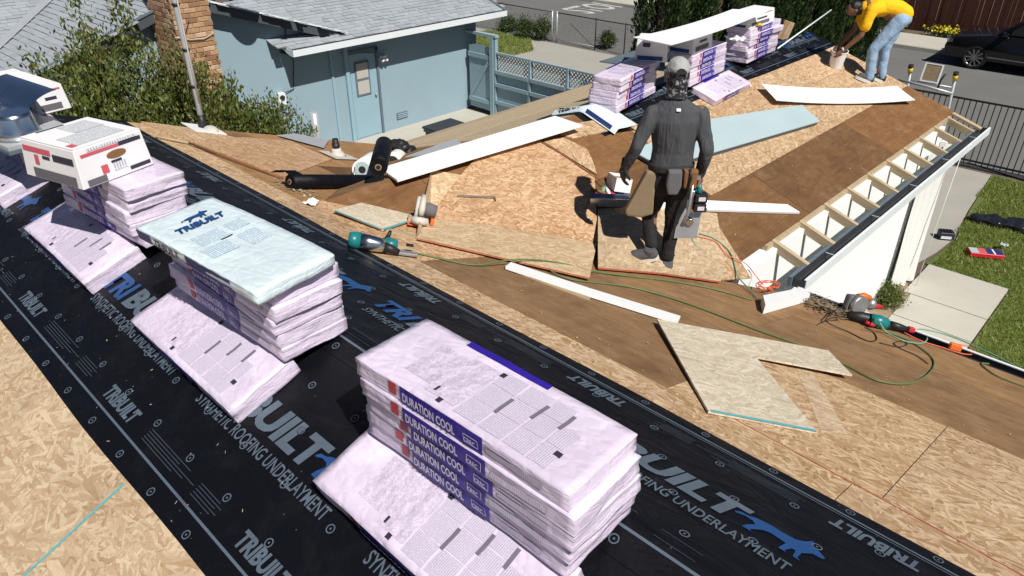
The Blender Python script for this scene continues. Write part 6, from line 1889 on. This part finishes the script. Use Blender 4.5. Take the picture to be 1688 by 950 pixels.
# ------------------------------------------------------------------ people
def hand(mb, wrist, direction, palm_n, curl, s=1.0, side=1):
    """palm plus five fingers; direction = towards the fingertips, palm_n = out of the palm"""
    w = Vector(wrist); d_ = Vector(direction).normalized(); n_ = Vector(palm_n); n_ = (n_ - d_ * n_.dot(d_)).normalized(); a = d_.cross(n_) * side
    for k in range(4):
        o = (k - 1.5) * 0.021 * s
        mb.tube([w + a * o * 0.6, w + d_ * 0.09 * s + a * o], [0.015 * s, 0.0125 * s], 8)
        L_ = (0.072, 0.082, 0.078, 0.060)[k] * s
        p0 = w + d_ * 0.088 * s + a * o
        p1 = p0 + (d_ * cos(curl * 0.6) + n_ * sin(curl * 0.6)) * L_ * 0.45
        p2 = p1 + (d_ * cos(curl * 1.5) + n_ * sin(curl * 1.5)) * L_ * 0.33
        p3 = p2 + (d_ * cos(curl * 2.3) + n_ * sin(curl * 2.3)) * L_ * 0.25
        limb(mb, [p0, p1, p2, p3], [0.0105 * s, 0.0098 * s, 0.009 * s, 0.008 * s], 8)
    t0 = w + d_ * 0.028 * s - a * 0.03 * s
    t1 = t0 + (d_ * 0.7 - a * 0.6 + n_ * 0.3).normalized() * 0.042 * s
    t2 = t1 + (d_ * 0.8 + n_ * 0.6).normalized() * 0.034 * s
    limb(mb, [t0, t1, t2], [0.013 * s, 0.0115 * s, 0.009 * s], 8)
    mb.ball(w + d_ * 0.045 * s, (0.036 * s, 0.03 * s, 0.036 * s))
def shoe(parent, ankle, toe, mat, w=0.048, name='shoe', up=Vector((0, 0, 1))):
    """ankle = bottom of the heel, toe = tip on the ground"""
    a, t = Vector(ankle), Vector(toe)
    x = (t - a).normalized(); y = up.cross(x).normalized(); z = x.cross(y)
    Mx = Matrix((x, y, z)).transposed().to_4x4(); Mx.translation = a
    L_ = (t - a).length + 0.04
    mb = MB()
    mb.tube([(-0.01, 0, 0.05), (0.06, 0, 0.055), (L_ * 0.55, 0, 0.05), (L_ - 0.07, 0, 0.04)], [0.045, 0.05, 0.054, 0.044], 14)
    mb.ball((L_ - 0.075, 0, 0.036), (0.05, 0.046, 0.03)); mb.ball((0.0, 0, 0.05), (0.045, 0.042, 0.05))
    mb.tube([(0.02, 0, 0.05), (0.015, 0, 0.11)], [0.05, 0.047], 14)
    up_ = fuse(name, mb, mat, parent, 0.007, 3); up_.matrix_local = Mx
    so = MB(); n = 22
    out = []
    for i in range(n):
        u = 2 * pi * i / n
        px_ = (L_ - 0.02) / 2 + (L_ / 2 + 0.012) * cos(u) - 0.02; py_ = 0.056 * sin(u) * (1.05 if cos(u) > 0 else 0.92)
        out.append((px_, py_))
    so.prism(out, -0.008, 0.034).build('sole', M['sole'], up_)
    return up_

FW = Vector((-0.69, 0.72, 0)).normalized()
def person_frame(foot, fwd):
    f = Vector((fwd[0], fwd[1], 0)).normalized(); r = Vector((f.y, -f.x, 0))
    Mx = Matrix((r, f, Vector((0, 0, 1)))).transposed().to_4x4(); Mx.translation = foot
    return Mx
# --- man in grey, seen from behind, walking up the wing
pg = thing('person', 'man in grey long-sleeved shirt and black trousers walking away carrying a saw', 'person', person_frame(WINGR.px(1096, 445, 0.022), FW))
b = MB()
loft(b, [(-.05, 0, .80, .13, .09), (-.05, 0, .95, .14, .10), (-.055, 0, 1.12, .135, .095), (-.06, 0, 1.30, .16, .10), (-.065, 0, 1.41, .15, .085), (-.07, 0, 1.47, .07, .06)])
limb(b, [(-.07, 0, 1.44), (-.078, .01, 1.58)], [.056, .052])
b.ball((-.08, .025, 1.672), (.074, .092, .112)); b.ball((-.08, .06, 1.62), (.055, .06, .065))
b.ball((-.08, .118, 1.655), (.014, .02, .024))
for sx in (-1, 1): b.ball((-.08 + sx * .076, .015, 1.66), (.012, .02, .03))
limb(b, [(-.245, -.01, 1.39), (-.345, -.06, 1.14), (-.415, .02, .94)], [.052, .042, .030])
limb(b, [(.115, -.01, 1.39), (.185, -.09, 1.12), (.195, .02, .86)], [.052, .042, .030])
hand(b, (-.415, .025, .935), (-.12, .12, -1), (.9, .2, 0.1), 0.55, 1.0, -1)
hand(b, (.195, .022, .855), (.0, .25, -1), (-.9, .1, 0.0), 1.15, 1.0, 1)
limb(b, [(-.13, 0, .84), (-.16, .12, .51), (-.14, -.06, .24)], [.075, .055, .038])
limb(b, [(.04, 0, .84), (.02, .03, .48), (0, -.02, .10)], [.075, .055, .038])
fuse('body', b, M['skin'], pg, 0.0085, 3)
b = MB()
loft(b, [(-.055, 0, .945, .175, .122), (-.055, 0, .985, .168, .116), (-.055, 0, 1.08, .165, .112), (-.06, -.005, 1.22, .180, .122), (-.065, -.008, 1.33, .192, .122), (-.068, -.005, 1.41, .178, .104), (-.07, 0, 1.46, .13, .085), (-.072, 0, 1.50, .072, .068)])
limb(b, [(-.245, -.01, 1.375), (-.30, -.04, 1.26), (-.348, -.062, 1.14), (-.385, -.02, 1.03), (-.412, .018, .945)], [.068, .060, .054, .048, .042])
limb(b, [(.115, -.01, 1.375), (.152, -.055, 1.25), (.187, -.09, 1.12), (.192, -.035, .98), (.195, .018, .875)], [.068, .060, .054, .048, .042])
sh = fuse('shirt', b, M['shirt_grey'], pg, 0.009, 4, 0.011, (15, 15, 5.0), 3)
link('neck_tag', flat_mesh([[(-.016, -.01), (.016, -.01), (.016, .012), (-.016, .012)]]), M['print_white'], sh, Matrix.Translation((-.072, -.112, 1.435)) @ Matrix.Rotation(radians(62), 4, 'X'))
b = MB()
loft(b, [(-.05, 0, .74, .155, .105), (-.05, 0, .82, .17, .12), (-.052, 0, .92, .165, .118), (-.053, 0, .97, .16, .112)])
limb(b, [(-.125, 0, .80), (-.14, .06, .65), (-.165, .12, .49), (-.16, .03, .36), (-.15, -.06, .27)], [.098, .084, .068, .058, .054])
limb(b, [(.035, 0, .80), (.03, .02, .64), (.02, .03, .48), (.012, .005, .28), (.002, -.02, .15)], [.098, .084, .066, .058, .056])
fuse('trousers', b, M['pants_black'], pg, 0.009, 3, 0.010, (11, 11, 9), 8)
shoe(pg, (-.125, -.09, .165), (-.34, -.03, .10), M['shoe_grey'], up=Vector((-0.1, -.25, 1)))
shoe(pg, (0.0, -.065, -.005), (.05, .20, .07), M['shoe_grey'])
# cap, bandana
hd = MB(); hd.ball((-.08, .022, 1.71), (.086, .104, .085), seg=20, rings=14); hd.lathe([(.088, -.012), (.089, .02), (.086, .03)], 24, Matrix.Translation((-.08, .022, 1.70)) @ Matrix.Diagonal((1, 1.18, 1, 1)))
cap = fuse('cap', hd, M['cap'], pg, 0.007, 3, 0.004, (30, 30, 30), 2)
MB().prism([(-.165, .10), (.005, .10), (-.01, .19), (-.08, .215), (-.15, .19)], 1.705, 1.713).build('visor', M['cap'], cap)
n = 12
MB().prism([(.042 * cos(pi * i / n), .042 * sin(pi * i / n)) for i in range(n + 1)], 0, .004, Matrix.Translation((-.08, -.093, 1.694)) @ Matrix.Rotation(radians(80), 4, 'X')).build('cap_opening', M['tool_black'], cap)
bd = MB(); loft(bd, [(-.075, -.01, 1.50, .085, .075), (-.077, -.004, 1.55, .072, .074), (-.08, .01, 1.61, .081, .096), (-.08, .018, 1.67, .086, .106), (-.08, .02, 1.705, .085, .104)])
fuse('bandana', bd, M['bandana'], pg, 0.007, 3, 0.006, (20, 20, 12), 5)
# tool belt
bt = MB(); loft(bt, [(-.053, 0, .925, .186, .136), (-.053, 0, .985, .186, .136)]); belt = fuse('tool_belt', bt, M['belt'], pg, 0.010, 2)
po = MB(); po.prism([(-.03, 0), (.05, 0), (.055, -.37), (-.04, -.40), (-.16, -.385), (-.175, -.34)], -.04, .04, Matrix(((1, 0, 0, -.225), (0, 0, 1, -.04), (0, 1, 0, .93), (0, 0, 0, 1)))).bevel(.02, 2).build('nail_pouch', M['leather'], belt)
po = MB(); po.prism([(-.055, 0), (.055, 0), (.06, -.13), (.035, -.20), (-.04, -.20), (-.06, -.12)], -.03, .035, Matrix(((1, 0, 0, -.055), (0, 0, 1, -.165), (0, 1, 0, .98), (0, 0, 0, 1)))).bevel(.018, 2).build('back_pouch', M['nylon_grey'], belt)
po = MB(); po.prism([(-.06, 0), (.055, 0), (.05, -.15), (-.05, -.15)], -.03, .035, Matrix(((1, 0, 0, .075), (0, 0, 1, -.145), (0, 1, 0, .975), (0, 0, 0, 1)))).bevel(.015, 2).build('tool_pouch', M['leather_brown'], belt)
MB().tube([(.06, -.17, .99), (.07, -.19, .92), (.055, -.18, .82)], .011, 8).build('pouch_strap', M['tool_black'], belt)
MB().tube([(.10, -.16, .90), (.085, -.18, .62), (.05, -.17, .50)], [.012, .014, .016], 8).build('hammer_handle', M['tool_grey'], belt)
MB().box((.10, -.16, .915), (.10, .025, .028)).build('hammer_head', M['tool_grey'], belt)
b = MB(); hand(b, (-.415, .025, .945), (-.12, .12, -1), (.9, .2, 0.1), 0.55, 1.12, -1); b.tube([(-.405, .012, 1.0), (-.416, .028, .92)], [.044, .036], 12)
fuse('glove', b, M['glove'], pg, 0.006, 2)
# the saw he carries hangs from his right hand
Mg = person_frame(WINGR.px(1096, 445, 0.022), FW) @ Matrix.Translation((.195, .045, .765))
sw = thing('cordless_saw', 'teal and black cordless saw with silver shoe in the hand of the man in grey', 'saw', Mg)
MB().tube([(0, .03, .035), (0, .0, .035), (0, -.05, .02), (0.0, -.075, -.04)], [.017, .018, .019, .022], 12).build('handle', M['teal'], sw)
MB().tube([(-.005, .04, .03), (-.02, .05, -.06), (-.02, .03, -.12)], [.02, .032, .045], 14).build('housing', M['teal'], sw)
for k in range(2):
    bt_ = MB().box((.015, -.07, -.075 - k * .082), (.10, .085, .072)).bevel(.01, 2).build('battery', M['tool_black'], sw)
    MB().box((.02, -.1135, -.075 - k * .082), (.055, .001, .035)).build('label', M['print_white'], bt_)
MB().lathe([(.05, -.04), (.055, 0), (.05, .05)], 20, Matrix.Translation((-.055, .0, -.15)) @ Matrix.Rotation(pi / 2, 4, 'Y')).build('motor', M['tool_grey'], sw)
MB().box((-.045, -.05, -.10), (.02, .05, .16)).bevel(.006, 1).build('guard_bracket', M['tool_grey'], sw)
MB().prism([(-.14, -.15), (.05, -.15), (.09, .12), (-.10, .12)], -.006, .006, Matrix.Translation((-.03, -.06, -.285)) @ Matrix.Rotation(radians(72), 4, 'X')).build('shoe', M['tool_grey'], sw)
MB().lathe([(.035, 0), (.03, .025)], 16, Matrix.Translation((-.05, -.075, -.29)) @ Matrix.Rotation(pi / 2, 4, 'X')).build('knob', M['mill'], sw)
MB().box((.02, -.04, -.205), (.14, .02, .03)).build('shoe_edge', M['mill'], sw)

# --- man in yellow bending over a bucket
py_ = thing('person', 'man in yellow T-shirt and light jeans bending over a white bucket', 'person', person_frame(WINGR.px(1440, 135, 0.0), (-0.55, 0.83)))
b = MB()
limb(b, [(.12, 0, .90), (-.08, 0, 1.02), (-.30, 0, 1.02), (-.42, 0, .99)], [.11, .11, .12, .055])
b.ball((-.505, -.01, 1.005), (.098, .075, .095)); b.ball((-.555, -.01, .975), (.05, .055, .055)); b.ball((-.60, -.01, .985), (.018, .013, .022))
for sy in (-1, 1): b.ball((-.49, -.01 + sy * .076, .995), (.022, .012, .03))
limb(b, [(-.31, -.15, .98), (-.37, -.16, .68), (-.55, -.08, .44)], [.052, .042, .030])
limb(b, [(-.31, .15, .98), (-.40, .14, .70), (-.60, .06, .46)], [.052, .042, .030])
hand(b, (-.55, -.08, .44), (-.35, .1, -.75), (-.3, .8, 0), 0.7, 1.0, 1)
hand(b, (-.60, .06, .46), (-.2, -.1, -.75), (-.3, -.8, 0), 0.7, 1.0, -1)
limb(b, [(.10, -.08, .85), (-.14, -.10, .47), (-.11, -.10, .09)], [.08, .055, .038])
limb(b, [(.14, .08, .85), (.07, .10, .45), (.11, .10, .07)], [.08, .055, .038])
fuse('body', b, M['skin'], py_, 0.0085, 3)
b = MB()
limb(b, [(.17, 0, .955), (.07, 0, 1.01), (-.08, 0, 1.04), (-.22, 0, 1.045), (-.335, 0, 1.02)], [.125, .128, .132, .135, .105])
for sy in (-1, 1):
    limb(b, [(-.20, sy * .07, 1.03), (-.29, sy * .12, 1.01), (-.325, sy * .155, .90), (-.34, sy * .158, .80)], [.10, .09, .075, .078])
fuse('t_shirt', b, M['shirt_yellow'], py_, 0.010, 5, 0.006, (10, 10, 10), 4)
b = MB()
b.ball((.165, 0, .90), (.125, .145, .13)); limb(b, [(.12, -.075, .88), (-.03, -.09, .66), (-.145, -.10, .47), (-.125, -.10, .27), (-.108, -.10, .085)], [.115, .092, .075, .068, .066])
limb(b, [(.15, .075, .88), (.11, .09, .66), (.07, .10, .45), (.09, .10, .25), (.112, .10, .065)], [.115, .092, .075, .068, .066])
fuse('jeans', b, M['denim'], py_, 0.010, 5, 0.008, (12, 12, 12), 9)
b = MB(); b.ball((-.485, -.01, 1.035), (.10, .083, .085)); b.ball((-.445, -.01, 1.0), (.07, .08, .08))
fuse('hair', b, M['hair'], py_, 0.007, 2, 0.008, (30, 30, 30), 6)
shoe(py_, (-.085, -.10, .005), (-.29, -.12, .075), M['shoe_grey'])
shoe(py_, (.13, .10, -.03), (-.02, .06, .03), M['tool_black'])
MB().tube([(-.53, -.085, .47), (-.545, -.08, .45)], .034, 12).build('wristband', M['white'], py_)
bk = thing('bucket', 'white plastic bucket held by the man in yellow', 'bucket', Matrix.Translation(WINGR.px(1376, 111, 0.0)) @ Matrix.Rotation(radians(8), 4, 'Y') @ Matrix.Rotation(radians(8), 4, 'X'))
b = MB(); sg = 24
prof_ = [(.085, 0.0), (.09, .002), (.115, .25), (.12, .25), (.12, .262), (.112, .262), (.087, .01)]
rings = [[b.b.verts.new((r * cos(2 * pi * k / sg), r * sin(2 * pi * k / sg), z)) for k in range(sg)] for r, z in prof_]
for i in range(len(prof_) - 1):
    for k in range(sg): b.b.faces.new((rings[i][k], rings[i][(k + 1) % sg], rings[i + 1][(k + 1) % sg], rings[i + 1][k]))
b.b.faces.new(rings[0][::-1]); b.b.faces.new(rings[-1])
b.build('pail', M['white'], bk)
MB().tube([(.12, 0, .24), (.10, .07, .18), (.0, .135, .14), (-.10, .07, .18), (-.12, 0, .24)], .004, 6).build('handle', M['galv'], bk)
